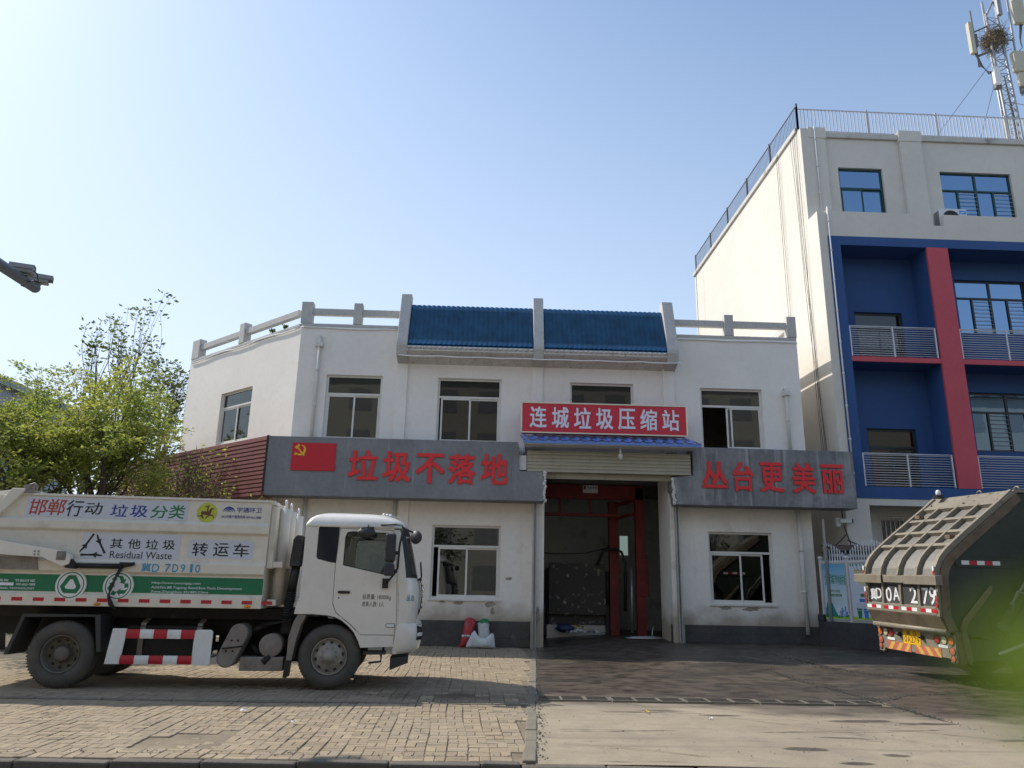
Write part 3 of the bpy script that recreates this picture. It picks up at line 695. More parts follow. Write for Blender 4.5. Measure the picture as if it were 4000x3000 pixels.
# kerb stones along the street, full height on the left, dropped on the right
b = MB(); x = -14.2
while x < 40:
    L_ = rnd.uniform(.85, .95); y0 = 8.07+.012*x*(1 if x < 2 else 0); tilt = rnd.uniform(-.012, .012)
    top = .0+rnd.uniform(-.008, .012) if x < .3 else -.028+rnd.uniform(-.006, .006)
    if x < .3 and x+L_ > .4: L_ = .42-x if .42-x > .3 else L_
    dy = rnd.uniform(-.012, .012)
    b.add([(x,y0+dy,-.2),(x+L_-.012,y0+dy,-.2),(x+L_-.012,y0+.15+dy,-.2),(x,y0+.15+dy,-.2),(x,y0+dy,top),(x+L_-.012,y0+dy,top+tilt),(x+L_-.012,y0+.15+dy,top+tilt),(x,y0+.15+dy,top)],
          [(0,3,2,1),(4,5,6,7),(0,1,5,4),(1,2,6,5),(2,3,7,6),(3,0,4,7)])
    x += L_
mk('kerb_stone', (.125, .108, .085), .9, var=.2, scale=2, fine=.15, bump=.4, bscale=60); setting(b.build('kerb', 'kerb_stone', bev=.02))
# brick pavement, basket weave, every brick a little off
vs, fs, tones = [], [], []
def brick(cx, cy, hx, hy, ang, z, tilt, tone):
    o = len(vs); ca, sa = math.cos(ang), math.sin(ang)
    for zz, s_ in ((z, .93), (z-.006, 1.0), (z-.05, 1.0)):
        for ux, uy in ((-hx,-hy),(hx,-hy),(hx,hy),(-hx,hy)):
            sx_ = (abs(ux)-(.006 if s_ < 1 else 0))*(1 if ux > 0 else -1); sy_ = (abs(uy)-(.006 if s_ < 1 else 0))*(1 if uy > 0 else -1)
            vs.append((cx+sx_*ca-sy_*sa, cy+sx_*sa+sy_*ca, zz+(ux*tilt[0]+uy*tilt[1] if zz > z-.03 else 0)))
    for k in (0, 4):
        for i in range(4): fs.append((o+k+i, o+k+4+i, o+k+4+(i+1)%4, o+k+(i+1)%4))
    fs.append((o, o+1, o+2, o+3)); tones.extend([tone]*9)
q = random.Random(3); CELL = .22
for iy in range(int(15.2/CELL)):
    for ix in range(-50, 8):
        yc = 8.25+CELL*(iy+.5); xc = ix*CELL
        xc += .02*math.sin(yc*.9)+.012*math.sin(yc*2.3+ix); xr = xc-.035*(yc-8)
        yc2 = yc+.012*xc+.02*math.sin(xc*.8+1)
        if xr > divx(yc2)-.12 or 11.98 < yc2 < 12.14 or yc2 > 23.4: continue
        if xr < -6.3 and yc2 > 17.8: continue
        sunk = (-3.75+.3*(yc2-8.6) < xr < -2.8+.06*(yc2-8.6) and 8.62 < yc2 < 9.5+.16*(xr+3.7))
        und = .004*math.sin(xr*1.3+.7*yc2)+.003*math.sin(yc2*2.1-xr)
        wet = math.exp(-(((xr+.4)/1.6)**2+((yc2-13.0)/.75)**2)*1.3)
        wet = 1-.6*wet if q.random() < .9 else 1
        flip = (ix+iy) % 2
        for k in (-1, 1):
            base = q.choice([(.335,.268,.186),(.315,.252,.174),(.355,.287,.197),(.305,.25,.18),(.335,.264,.188)]); v = q.uniform(.86, 1.1)*wet
            z = und-.012+q.uniform(-.003, .003)-(.02 if sunk else 0)
            t_ = (q.uniform(-.02,.02)+(q.uniform(-.05,.08) if sunk else 0), q.uniform(-.02,.02)+(q.uniform(-.05,.08) if sunk else 0))
            g = .0015+q.uniform(0,.0016)
            if flip: brick(xr, yc2+k*CELL/4, CELL/2-g, CELL/4-g, q.uniform(-.015,.015), z, t_, [c_*v for c_ in base])
            else: brick(xr+k*CELL/4, yc2, CELL/4-g, CELL/2-g, q.uniform(-.015,.015), z, t_, [c_*v for c_ in base])
me = bpy.data.meshes.new('brick_pavement'); me.from_pydata(vs, [], fs)
ca = me.color_attributes.new('tone', 'FLOAT_COLOR', 'CORNER')
buf = []
for p in me.polygons:
    t = tones[p.index]
    for _ in range(p.loop_total): buf += [t[0], t[1], t[2], 1]
ca.data.foreach_set('color', buf); me.materials.append(MAT['brick'])
bp_ob = bpy.data.objects.new('brick_pavement', me); COL.objects.link(bp_ob); setting(bp_ob)
q = MB(); 
for iy in range(31):
    y0 = 8.2+iy*.5; y1 = y0+.5
    if y1 > 23.45: y1 = 23.44
    xl = -14 if y0 < 17.7 else -6.2
    q.add([(xl,y0,-.025),(divx(y0)-.05,y0,-.025),(divx(y1)-.05,y1,-.025),(xl,y1,-.025)], [(0,1,2,3)])
setting(q.build('pavement_bed', 'joint'))
b = MB(); x = -14
while x < .7:
    L_ = rnd.uniform(.9, 1.0); y = 12.0+.012*x; b.box(x, min(x+L_-.012, .72), y+rnd.uniform(-.008,.008), y+.11, -.06, .006+rnd.uniform(-.004,.006)); x += L_
setting(b.build('edging', 'stone', bev=.008))
b = MB(); y = 8.25
while y < 23.3:
    L_ = rnd.uniform(.5, .8); a, c_ = divx(y), divx(y+L_-.015); j = rnd.uniform(-.015,.015); h = rnd.uniform(-.008,.004)
    b.add([(a-.09+j,y,-.1),(a+.05+j,y,-.1),(c_+.05+j,y+L_-.015,-.1),(c_-.09+j,y+L_-.015,-.1),(a-.09+j,y,h),(a+.05+j,y,h),(c_+.05+j,y+L_-.015,h),(c_-.09+j,y+L_-.015,h)],
          [(0,3,2,1),(4,5,6,7),(0,1,5,4),(1,2,6,5),(2,3,7,6),(3,0,4,7)])
    y += L_
setting(b.build('edging', 'stone', bev=.012))
# yard sheet
b = MB(); NX, NY = 150, 78; rows = []
for j in range(NY+1):
    y = 8.22+(23.5-8.22)*j/NY; row = []
    for i in range(NX+1):
        t = i/NX; x = divx(y)+.045+(40-divx(y))*t**1.7
        z = gz(x, y)-.004-.022*min(1, max(0, (9.4-y)/1.2))+.012*math.sin(x*1.7+y*.6)*math.sin(y*1.1)*min(1,max(0,abs(y-12.6)-.5))
        row.append((x, y, z))
    rows.append(row)
b.loft(rows, True, closed=False); b.build('concrete_yard', 'yard', recalc=False)
setting(COL.objects['concrete_yard'])
b = MB(); b.loft([[(1.0+6.3*i/30, y, gz(1.0+6.3*i/30, 23.5)-.001) for i in range(31)] for y in (D-.06, 26, 30)], True, closed=False); setting(b.build('bay_floor', 'yard', recalc=False))
# cracks and slab joints in the yard
q = random.Random(31); b = MB()
def crack(pts, w, wob):
    P = []
    for (x0,y0),(x1,y1) in zip(pts, pts[1:]):
        k = max(2, int(math.hypot(x1-x0, y1-y0)/.09))
        for i in range(k): P.append((x0+(x1-x0)*i/k, y0+(y1-y0)*i/k))
    P.append(pts[-1]); off = 0; L_, R_ = [], []
    for i, (x, y) in enumerate(P):
        off = off*.9+q.gauss(0, wob); a = P[max(0,i-1)]; c_ = P[min(len(P)-1,i+1)]; d = Vector((c_[0]-a[0], c_[1]-a[1])).normalized(); nx, ny = -d.y, d.x; h = w*q.uniform(.3, 1.2)
        x += nx*off; y += ny*off; z = gz(x, y)+.004+(-.022*min(1, max(0, (9.4-y)/1.2)))
        L_.append((x+nx*h, y+ny*h, z)); R_.append((x-nx*h, y-ny*h, z))
    b.loft([L_, R_], False, closed=False)
crack([(1.0,10.0),(3.2,9.95),(6.27,10.36),(8.6,10.3)], .011, .012)
crack([(6.3,17.5),(6.45,13.4),(6.42,12.5),(6.5,9.6),(6.9,8.3)], .02, .01)
crack([(6.5,13.0),(7.6,13.9),(9.2,14.4),(12,14.6)], .016, .012)
crack([(2.2,12.3),(5.4,9.3)], .006, .006); crack([(3.0,12.3),(6.4,9.6)], .006, .006); crack([(.95,9.2),(2.4,8.6)], .006, .01)
crack([(7.4,20.6),(8.0,17.5),(9,16.2),(10.4,15.6)], .025, .012)
setting(b.build('ground_crack', 'crack', recalc=False))
# drain grates across the yard
def grate(label):
    t = thing('drain_grate', label, 'drain grate', (0,0,0), 0, 'iron drain grates across the yard', world=False)
    b = MB()
    for x0,x1,y0,y1 in ((-.19,.19,-.2,-.17),(-.19,.19,.17,.2),(-.19,-.165,-.17,.17),(.165,.19,-.17,.17)): b.box(x0,x1,y0,y1,-.03,.018)
    b.build('frame', 'iron_frame', t)
    b = MB()
    for k in range(8): b.box(-.165,.165,-.155+.04*k,-.135+.04*k,-.03,.012)
    b.build('bars', 'iron', t); return t
g0 = grate('rusty iron drain grate in the row across the concrete yard')
for i in range(14):
    g = g0
    if i:
        g = g0.copy(); COL.objects.link(g)
        for ch in list(g0.children): c_ = ch.copy(); COL.objects.link(c_); c_.parent = g
    x = 1.05+i*.385+(.02 if i % 3 == 0 else 0); g.location = (x, 12.62+.02*math.sin(i), gz(x,12.6)+.008); g.rotation_euler = (rnd.uniform(-.01,.01), rnd.uniform(-.01,.01), rnd.uniform(-.02,.02))
setting(MB().box(.85, 6.5, 12.4, 12.84, -.03, -.001).build('drain_channel', 'joint'))
# grit lines along the cracked joints of the yard
q = random.Random(11); b = MB()
def grit(pts, w, nn, smax):
    for _ in range(nn):
        i = q.randrange(len(pts)-1); t = q.random(); a, c_ = pts[i], pts[i+1]
        x = a[0]+(c_[0]-a[0])*t+q.gauss(0, w); y = a[1]+(c_[1]-a[1])*t+q.gauss(0, w); s_ = q.uniform(.2, 1)**2*smax+.004; z = gz(x, y)
        b.add([(x-s_,y-s_*.7,z-.004),(x+s_,y-s_*.5,z-.004),(x+s_*.2,y+s_,z-.004),(x+q.uniform(-.3,.3)*s_,y,z+s_*.8)], [(0,1,3),(1,2,3),(2,0,3)])
grit([(6.3,17.5),(6.45,13.4),(6.42,12.5),(6.5,9.6)], .07, 420, .022)
grit([(7.4,20.6),(8.0,17.5),(9,16.2),(10.4,15.6)], .12, 520, .03)
grit([(6.4,13.1),(7.6,13.9),(9.2,14.4)], .05, 200, .02)
grit([(divx(8.3)+.1,8.3),(divx(23)+.1,23)], .035, 520, .014)
grit([(-8,8.35),(.4,8.45)], .05, 150, .01); grit([(-7,10),(.2,10.5)], .9, 160, .007); grit([(1,10),(7,10)], .9, 160, .008)
setting(b.build('grit', 'stone', recalc=False), 'stuff')
mk('paper', (.75, .75, .73), .8)
for k, (x, y, s_, lb_) in enumerate(((-3.15, 11.0, .04, 'small white paper scrap on the sunlit bricks before the truck guard rail'), (-2.3, 10.2, .03, 'folded white paper scrap on the bricks in front of the truck front wheel'), (3.1, 10.9, .03, 'white paper scrap on the dry concrete before the drain'), (2.35, 11.4, .03, 'tiny yellow wrapper lying on the concrete by the drain'))):
    b = MB(); scrap(b, (x, y, .015), s_, 200+k); tag(b.build('paper_scrap', 'paper' if k < 3 else 'scrap_yellow', recalc=False), lb_, 'litter')
# ================================================================== tall blue and red school building on the right
mk('blue_paint', (.03, .088, .25), .75, var=.12, scale=.6, fine=.06, bump=.1)
mk('red_paint', (.56, .09, .115), .75, var=.08, scale=.8, fine=.06, bump=.15, bscale=70)
mk('green_frame', (.01, .055, .055), .4, var=.1)
mk('dark_frame', (.02, .028, .03), .4, var=.1)
mk('rail_white', (.62, .63, .66), .4, .2, var=.05)
mk('rail_steel', (.5, .47, .46), .4, .5, var=.15)
mk('cable', (.03, .03, .032), .6)
tb = thing('tall_building', 'tall cream building with blue balcony front and red column', 'building', (18, 24, 0))
XL, XE = 11.27, 46.0; YF, YB, YU = 23.5, 24.55, 24.15
LV = [(.55, 4.82), (5.0, 9.15), (9.32, 13.34)]          # storeys as seen in the frame
b = MB()
# side wall (a little out of square), top block, parapet band
S0 = (XL, YF); S1 = (11.1, 38.05)
b.prism([(XL,YF),(XL+.3,YF),(XL+.3,YF+.6),(12,24.4),(12,38.05),S1,(XL-.02,YU)], 'z', -.2, 14.6)
b.prism([(XL-.02,YU),(12,YU),(12,38.05),S1], 'z', 14.6, 18.35)
b.build('side_wall', 'plaster_tall', tb)
b = MB()
plate(b, [(XL+.3,13.67),(XE,13.67),(XE,14.63),(15.76,14.63),(15.76,14.2),(15.38,14.2),(15.38,14.63),(XL+.3,14.63)], [], INY(YF), .12)   # white band over the blue frame, notched beside the air conditioner
b.box(XL+.3, XE, YF+.12, YU+.14, 13.68, 14.15); b.box(XL+.3, XL+.42, YF+.12, YU+.14, 14.15, 14.63)
plate(b, rect(12, XE, 14.63, 18.2), [rect(12.6,14.25,14.66,16.86), rect(16.4,19.07,14.66,16.84), rect(21.2,23.9,14.66,16.84)], INY(YU+.15), .25)
plate(b, rect(XL+.3, XE, -.2, 4.618), [rect(12.05, 14.9, 1.2, 4.41), rect(15.7, 20.4, 1.2, 4.41), rect(21.2, XE-3, 1.2, 4.41)], INY(YF), .25)      # white wall under the balconies
plate(b, rect(12, XE, -.2, 4.6), [rect(12.75,16.0,2.0,4.17)], INY(YF+.9), .2)
b.box(12, XE, 38, 38.2, 0, 18.2); b.box(XE-.2, XE, YF+.3, 38, 0, 18.2)
b.build('front_wall', 'plaster_tall', tb)
for x0, x1 in ((XL+.28, 12.16), (14.97, 15.77), (20.2, 21.0)):
    b = MB(); b.box(x0, x1, YU-.01, YU+.149, 14.635, 17.95); b.box(x0-.03, x1+.03, YU-.03, YU+.3, 17.95, 18.4); b.build('upper_pilaster', 'plaster_tall', tb, bev=.015)
mk('coping_tall', (.55, .53, .49), .85, var=.1, fine=.1, stain=((.1, .085, .07), 1.1, .6, .75), streak=((.2, .16, .13), 2.5, .62, .5))
b = MB()
b.box(12.18, 14.94, YU+.06, YU+.5, 18.05, 18.27); b.box(15.8, XE, YU+.06, YU+.5, 18.05, 18.27)
b.build('roof_coping', 'coping_tall', tb, bev=.02)
b = MB(); b.prism([(XL-.1,YU+.3),(XL+.2,YU+.3),(11.3,38.1),(11.0,38.1)], 'z', 18.36, 18.55); b.build('roof_coping', 'coping_tall', tb, bev=.02)
MB().box(12.0, XE-.3, YU+.45, 37.95, 18.0, 18.15).build('roof_deck', 'trim', tb)
# blue frame, red column and slabs, recessed blue balcony walls
b = MB()
b.box(11.56, 11.98, YF-.015, YB, 4.62, 13.67); b.box(11.98, XE, YF-.015, YB, 13.34, 13.67); b.box(11.98, XE, YF-.015, YB, 4.62, 5.0)
b.build('blue_frame', 'blue_paint', tb)
b = MB()
DW = [(12.76,14.47,9.36,11.3), (12.78,14.46,5.05,7.12)]; BW = [(16.53,19.1,10.62,12.65), (16.5,19.1,6.42,8.48), (22,24.6,10.62,12.65), (22,24.6,6.42,8.48)]
plate(b, rect(11.98, XE, 5.0, 13.34), [rect(*w) for w in DW+BW], INY(YB), .2)
for x in (15.0, 20.6): b.box(x+.02, x+.72, YF+.06, YB, 5.0, 13.34)
b.box(11.98, XE, YF+.06, YB-.002, 9.15, 9.3)
b.build('balcony_wall', 'blue_paint', tb)
for x in (15.0, 20.6): MB().box(x, x+.74, YF-.03, YF+.058, 5.0, 13.34).build('red_column', 'red_paint', tb)
for x0, x1 in ((11.98, 15.0), (15.74, 20.6), (21.34, XE)): MB().box(x0, x1, YF-.012, YF+.057, 9.15, 9.32).build('slab_edge', 'red_paint', tb)
for z0 in (5.0, 9.32):
    for x0, x1 in ((12.0, 14.94), (15.76, 20.58), (21.36, 26)):
        b = MB(); z1 = z0+1.04; k = 13
        for i in range(k): z = z0+.06+(z1-z0-.08)*i/(k-1); b.tube([(x0,YF+.03,z),(x1,YF+.03,z)], .011, 6)
        npst = max(2, round((x1-x0)/1.47)+1)
        for i in range(npst): x = x0+.02+(x1-x0-.04)*i/(npst-1); b.box(x-.022,x+.022,YF+.01,YF+.05,z0+.02,z1+.03)
        b.tube([(x0,YF+.03,z1+.03),(x1,YF+.03,z1+.03)], .02, 8)
        b.build('balcony_railing', 'rail_white', tb)
def bigwin(X0, X1, Z0, Z1, y, fm, gm):
    """four-light window, the second and fourth casements barred"""
    I_ = INY(y); w = window(X0, X1, Z0, Z1, I_, fm, gm, 'none', tb, tr=.33, w=.06)
    zt = Z1-(Z1-Z0)*.33; ww = (X1-X0); xs = [X0+ww*k for k in (0, .235, .5, .735, 1)]
    b = MB(); b.box(xs[2]-.035, xs[2]+.035, y+.085, y+.17, Z0+.06, Z1-.06)
    for k in (1, 3): b.box(xs[k]-.03, xs[k]+.03, y+.087, y+.168, Z0+.06, zt-.03)
    b.build('mullion', fm, w)
    for k in range(4):
        q = MB(); q.box(xs[k]+.04, xs[k+1]-.04, y+.13, y+.136, Z0+.06, zt-.03); q.build('pane', gm, w)
    for k in (1, 3):
        q = MB()
        for i in range(9): z = Z0+.1+(zt-Z0-.2)*i/8; q.tube([(xs[k]+.03,y+.07,z),(xs[k+1]-.03,y+.07,z)], .01, 5)
        q.build('bars', 'rail_white', w)
window(12.6,14.25,14.64,16.86, INY(YU+.15), 'green_frame', 'glass_sky_tint', parent=tb, tr=.36, w=.07)
bigwin(16.4,19.07,14.66,16.84, YU+.15, 'green_frame', 'glass_sky_tint'); bigwin(21.2,23.9,14.66,16.84, YU+.15, 'green_frame', 'glass_sky_tint')
for w in BW: bigwin(*w, YB, 'dark_frame', 'glass_sky_tint')
for w in DW: window(*w, INY(YB), 'dark_frame', 'glass_dark', parent=tb, tr=.3, w=.07)
window(12.75,16.0,2.0,4.17, INY(YF+.9), 'upvc', 'glass_dark', parent=tb, tr=.0)
b = MB()
for i in range(21): x = 12.8+i*.155; b.tube([(x,YF+.85,2.02),(x,YF+.85,4.13)], .016, 6)
for z in (2.05, 3.1, 4.12): b.box(12.75,16.0,YF+.835,YF+.865,z-.014,z+.014)
b.build('window_bars', 'upvc', tb)
b = MB()
for z in (4.7, 9.2, 13.5): b.box(12.0, XE-.3, YB+.25, 37.9, z-.1, z+.1)
b.box(12.05, XE-.3, 29, 29.1, .0, 18.0)
b.build('inner_floor', 'room', tb)
# roof railing
def railing(p, q_, n, posts, bw=.025):
    p, q_ = Vector(p), Vector(q_); b = MB()
    for z in (.06, .98): b.bar(p+Vector((0,0,z)), q_+Vector((0,0,z)), .035, .035)
    for i in range(n+1):
        c_ = p.lerp(q_, i/n); b.bar(c_+Vector((0,0,.06)), c_+Vector((0,0,.98)), bw, bw)
    for i in range(posts+1):
        c_ = p.lerp(q_, i/posts); b.bar(c_+Vector((0,0,-.05)), c_+Vector((0,0,1.06)), .06, .06)
    return b
railing((XL+.02,YU+.25,18.35), (XE,YU+.25,18.25), 255, 13).build('roof_railing', 'rail_steel', tb)
mk('rail_dark', (.12, .12, .125), .4, .4); railing((XL+.02,YU+.25,18.5), (11.15,37.9,18.52), 105, 5, .013).build('roof_railing', 'rail_dark', tb)
# white conduits down the corner
def conduit(pts):
    b = MB(); b.tube(pts, .028, 8)
    for p, q_ in zip(pts, pts[1:]):
        p, q_ = Vector(p), Vector(q_)
        for i in range(int((q_-p).length/1.1)): c_ = p+(q_-p).normalized()*(i+.5)*1.1; b.tube([c_-Vector((0,0,.03)), c_+Vector((0,0,.03))], .042, 8)
    b.build('conduit', 'white_metal', tb)
conduit([(11.75,YU-.05,18.4),(11.75,YU-.05,14.75)]); conduit([(11.62,YF-.05,14.75),(11.62,YF-.05,4.7)])
# air conditioner on the ledge
ac = thing('air_conditioner', 'white outdoor air conditioner with round black fan on the upper ledge', 'air conditioner', (16.2, 23.7, 14.6))
MB().box(15.74, 16.74, YF+.14, YF+.5, 14.2, 14.96).build('casing', 'white_metal', ac, bev=.02)
MB().box(15.72, 16.76, YF+.13, YF+.52, 14.155, 14.2).build('support', 'plaster_tall', ac)
b = MB(); b.disc((16.15,YF+.134,14.58), .3, 'y', 32)
b.build('fan', 'black', ac)
b = MB()
for r in (.1, .2, .3): b.tube([(16.15+r*math.cos(t*.2618),YF+.13,14.58+r*math.sin(t*.2618)) for t in range(25)], .006, 5)
b.build('fan_guard', 'dark_metal', ac)
b = MB(); 
for i in range(9): b.box(15.73,15.741,YF+.18,YF+.46,14.28+.07*i,14.315+.07*i)
b.build('side_grille', 'black', ac)
mk('ac_badge', (.02, .3, .75), .4)
b = MB(); b.box(16.46,16.7,YF+.133,YF+.139,14.75,14.89); bd = b.build('badge', 'ac_badge', ac)
q = MB(); strip(q, (16.49,14.79),(16.66,14.84), .03, FY(YF+.1325), .003); q.build('swoosh', 'white_letter', bd)
# hanging cables on the sunlit side wall
q = random.Random(5)
for k in range(6):
    y0 = 25.3-.18*k if k > 1 else 26.1+.12*k; y1 = 24.0+.12*k if k > 1 else y0
    pts = []
    for i in range(24):
        t = i/23; z = 18.5-(12.6 if k > 1 else 9.5)*t; y = y0+(y1-y0)*t**1.2+.14*math.sin(t*7+k*1.7)*t*(1-t)*2.2*(1 if k > 1 else .1)
        x = XL-.0349*(y-YF)-.03-.02*math.sin(3.14*t)*(k % 3)
        pts.append((x, y, z))
    b = MB(); b.tube(pts, .008, 5, caps=False)
    tag(b.build('hanging_cable', 'cable'), 'thin black cable hanging in the bundle down the sunlit cream side wall', 'cable', 'cables down the side wall of the tall building')
tag(MB().tube([(XL-.0349*13-.03, 36.7, 18.4),(XL-.0349*13-.03,36.72,14),(XL-.0349*13-.03,36.8,9)], .014, 5).build('hanging_cable','cable'), 'lone black cable near the rear edge of the cream side wall', 'cable')

# ================================================================== lattice mast on the roof
mk('mast_steel', (.3, .31, .32), .45, .4, var=.1); mk('antenna', (.45, .42, .32), .5, var=.06); mk('antenna_dark', (.12, .12, .12), .5); mk('twig', (.19, .15, .1), .9, var=.3)
ms = thing('lattice_mast', 'steel lattice antenna mast standing on the roof of the tall building', 'antenna mast', (25.55, 32, 18.15))
LG = [((25.3,31.7),(25.08,31.8)), ((25.98,31.7),(25.66,31.8)), ((25.62,32.4),(25.4,32.3))]
def leg(i, z): t = (z-18.15)/(32.6-18.15); a, c_ = LG[i]; return Vector((a[0]+(c_[0]-a[0])*t, a[1]+(c_[1]-a[1])*t, z))
for i in range(3):
    zt = (30.8, 33, 32)[i]; MB().tube([leg(i,18.15), leg(i,zt)], .06, 8).build('mast_leg', 'mast_steel', ms)
b = MB(); z = 18.4; k = 0
while z < 30.4:
    for i in range(3):
        j = (i+1) % 3; p, q_ = (i, j) if k % 2 else (j, i)
        b.tube([leg(p,z), leg(q_,z+.42)], .018, 5); b.tube([leg(i,z+.42), leg(j,z+.42)], .016, 5)
    z += .42; k += 1
b.tube([leg(0,30.7),(25.6,31.8,31.6)], .05, 6); b.build('lattice', 'mast_steel', ms, recalc=False)
b = MB(); b.tube([(24.38,31.9,31.05),(24.4,31.9,27.66)], .045, 8)
b.tube([(24.4,31.9,29.75),(25.12,31.8,30.08)], .04, 6); b.tube([(24.42,31.9,28.3),(25.15,31.8,28.62)], .06, 6); b.build('side_arm', 'antenna_dark', ms)
b = MB(); b.tube([(26.4,31.8,33),(26.3,31.8,26)], .05, 8); b.tube([(25.7,31.8,29.2),(26.4,31.8,29.3)], .04, 6); b.build('side_arm', 'mast_steel', ms)
def ant(x0,x1,z0,z1,y0,y1,m='antenna',bev=.04): return MB().box(x0,x1,y0,y1,z0,z1).build('antenna_panel', m, ms, bev=bev)
ant(23.88,24.12,28.2,30.05,31.5,31.75); ant(26.22,26.74,29.9,33.2,31.2,31.5); ant(25.82,26.4,27.1,28.25,31.3,31.6); ant(25.98,26.36,26.3,27.1,31.4,31.6)
ant(24.66,24.98,26.3,27.28,31.3,31.5,'white_metal'); ant(25.5,25.74,30.5,31.8,31.4,31.6,'mast_steel')
ant(24.24,24.42,28.75,29.5,31.7,31.95,'antenna_dark',.02); ant(24.8,25.1,26.2,27.2,31.5,31.75,'antenna_dark',.02); ant(26.1,26.4,26.0,26.5,31.45,31.7,'antenna_dark',.02)
b = MB()
for k in range(4): b.tube([(24.05+.03*k,31.6,28.2),(24.2+.05*k,31.6,27.5),(24.6,31.6,27.15-.05*k),(25.0,31.7,27.3),(25.15,31.75,27.6)], .02, 5)
for k in range(4): b.tube([(26.5+.04*k,31.4,29.9),(26.45,31.5,29.2-.1*k),(26.5,31.5,28.6),(26.2,31.5,28.3)], .02, 5)
for k in range(3): b.tube([(25.6,31.9,27+.1*k),(25.7+.05*k,31.9,24),(25.75+.05*k,31.9,18.2)], .035, 5)
b.build('feeder_cable', 'antenna_dark', ms)
for i, (p, q_) in enumerate((((25.05,31.8,27.95),(17.5,33.5,18.2)), ((25.1,31.9,26.9),(23.6,35.5,18.2)), ((26.0,31.9,25.6),(34,31,23.6)))):
    MB().tube([p, tuple(Vector(p).lerp(Vector(q_), .5)-Vector((0,0,.15))), q_], .012, 5).build('guy_wire', 'cable', ms)
q = random.Random(9); b = MB()
for k in range(420):
    a = q.uniform(0, 6.283); rr = q.gauss(.42, .12); zz = 29.35+q.gauss(0, .3); c_ = Vector((25.42+rr*math.cos(a), 31.95+rr*math.sin(a), zz))
    d = Vector((-math.sin(a)+q.gauss(0,.5), math.cos(a)+q.gauss(0,.5), q.gauss(0,.45))).normalized()*q.uniform(.15,.38); b.bar(c_-d, c_+d, .014, .014)
b.blob((25.42,31.95,29.35), .42, .42, .42, 12, 8, .15, 2)
tag(b.build('bird_nest', 'twig', recalc=False), 'big brown twig nest of birds wedged in the lattice mast', 'nest')

# ================================================================== fence with posters between the two buildings
FO = Vector((10.25, 23.4)); FU = Vector((.5, -.866)); FN = Vector((-.866, -.5))
def FF(a, z, d): p = FO+FU*a+FN*d; return (p.x, p.y, z)
def fbox(mb, a0, a1, z0, z1, d0, d1):
    mb.add([FF(a0,z0,d0),FF(a1,z0,d0),FF(a1,z0,d1),FF(a0,z0,d1),FF(a0,z1,d0),FF(a1,z1,d0),FF(a1,z1,d1),FF(a0,z1,d1)],
           [(0,3,2,1),(4,5,6,7),(0,1,5,4),(1,2,6,5),(2,3,7,6),(3,0,4,7)])
mk('rust_edge0', (.14, .09, .075), .7, .2, var=.2); mk('lean_to_shade', (.03, .032, .032), .8); mk('low_wall', (.055, .054, .055), .85, var=.3, scale=1.5, fine=.2, bump=.5, bscale=18, stain=((.16, .155, .15), 2.5, .62, .6))
b = MB(); fbox(b, -.1, 5.2, -.1, .9, -.14, .14); fbox(b, -.1, .12, .9, 1.1, -.16, .16)
tag(b.build('low_wall', 'low_wall', bev=.02), 'dark grey rendered low wall under the poster fence', 'wall')
fe = thing('picket_fence', 'grey picket fence with dipping spear tops on the low wall', 'fence', (10.25, 23.4, .9))
b = MB(); b.add([], [])
fbox(b, 0, 5.1, 2.6, 2.66, -.03, .03); fbox(b, 0, 5.1, .905, .95, -.03, .03); b.build('rail', 'rail_white', fe)
for a in (.06, .94, 2.5, 4.1):
    b = MB(); fbox(b, a-.045, a+.045, .9, 2.72 if a < 2 else 3.2, -.045, .045); b.build('fence_post', 'rail_white', fe)
    z = 2.72 if a < 2 else 3.2
    b = MB(); p = FF(a, z, 0); b.lathe([(.09,0),(.095,.03),(.06,.07),(.0,.09)], p, 'z', 12); b.build('post_cap', 'rail_white', fe)
a = .12; b = MB(); ends = [.94, 2.5, 4.1, 9]
while a < 5.05:
    if a > ends[0]: b.build('picket_panel', 'rail_white', fe); b = MB(); ends.pop(0)
    h = 2.74+.42*abs(math.sin((a-.92)*math.pi/1.62))**.9
    if all(abs(a-c_) > .07 for c_ in (.06,.94,2.5,4.1)):
        fbox(b, a-.013, a+.013, 2.66, h, -.013, .013); b.add([FF(a-.02,h,-.02),FF(a+.02,h,-.02),FF(a+.02,h,.02),FF(a-.02,h,.02),FF(a,h+.09,0)], [(0,1,4),(1,2,4),(2,3,4),(3,0,4)])
    a += .088
b.build('picket_panel', 'rail_white', fe)
# the two posters
mt, n, l = nodes_of('poster_sky'); bs = n['Principled BSDF']; bs.inputs['Roughness'].default_value = .35
tc = n.new('ShaderNodeTexCoord'); sx = n.new('ShaderNodeSeparateXYZ'); l.new(tc.outputs['Object'], sx.inputs[0])
hh = mth(n, l, 'ADD', sx.outputs[2], mth(n, l, 'MULTIPLY', mth(n, l, 'SUBTRACT', nz(n, l, 2.2, tc.outputs['Object'], 4), .5), .6))
l.new(mixn(n, l, (.55, .68, .74), (.13, .42, .62), rmp(n, l, hh, .75, 1.6)), bs.inputs['Base Color']); MAT['poster_sky'] = mt
mk('poster_pale', (.58, .64, .74), .35, var=.04); mk('ink_green', (.01, .2, .07), .5); mk('ink_lime', (.3, .55, .05), .5); mk('ink_dark', (.01, .1, .06), .5); mk('ink_blue', (.03, .2, .55), .5)
mk('ink_teal', (.02, .22, .25), .5); mk('ink_yellow', (.65, .6, .02), .5); mk('ink_pink', (.6, .2, .25), .5); mk('ink_grey', (.3, .36, .36), .5); mk('ink_white', (.75, .78, .78), .5)
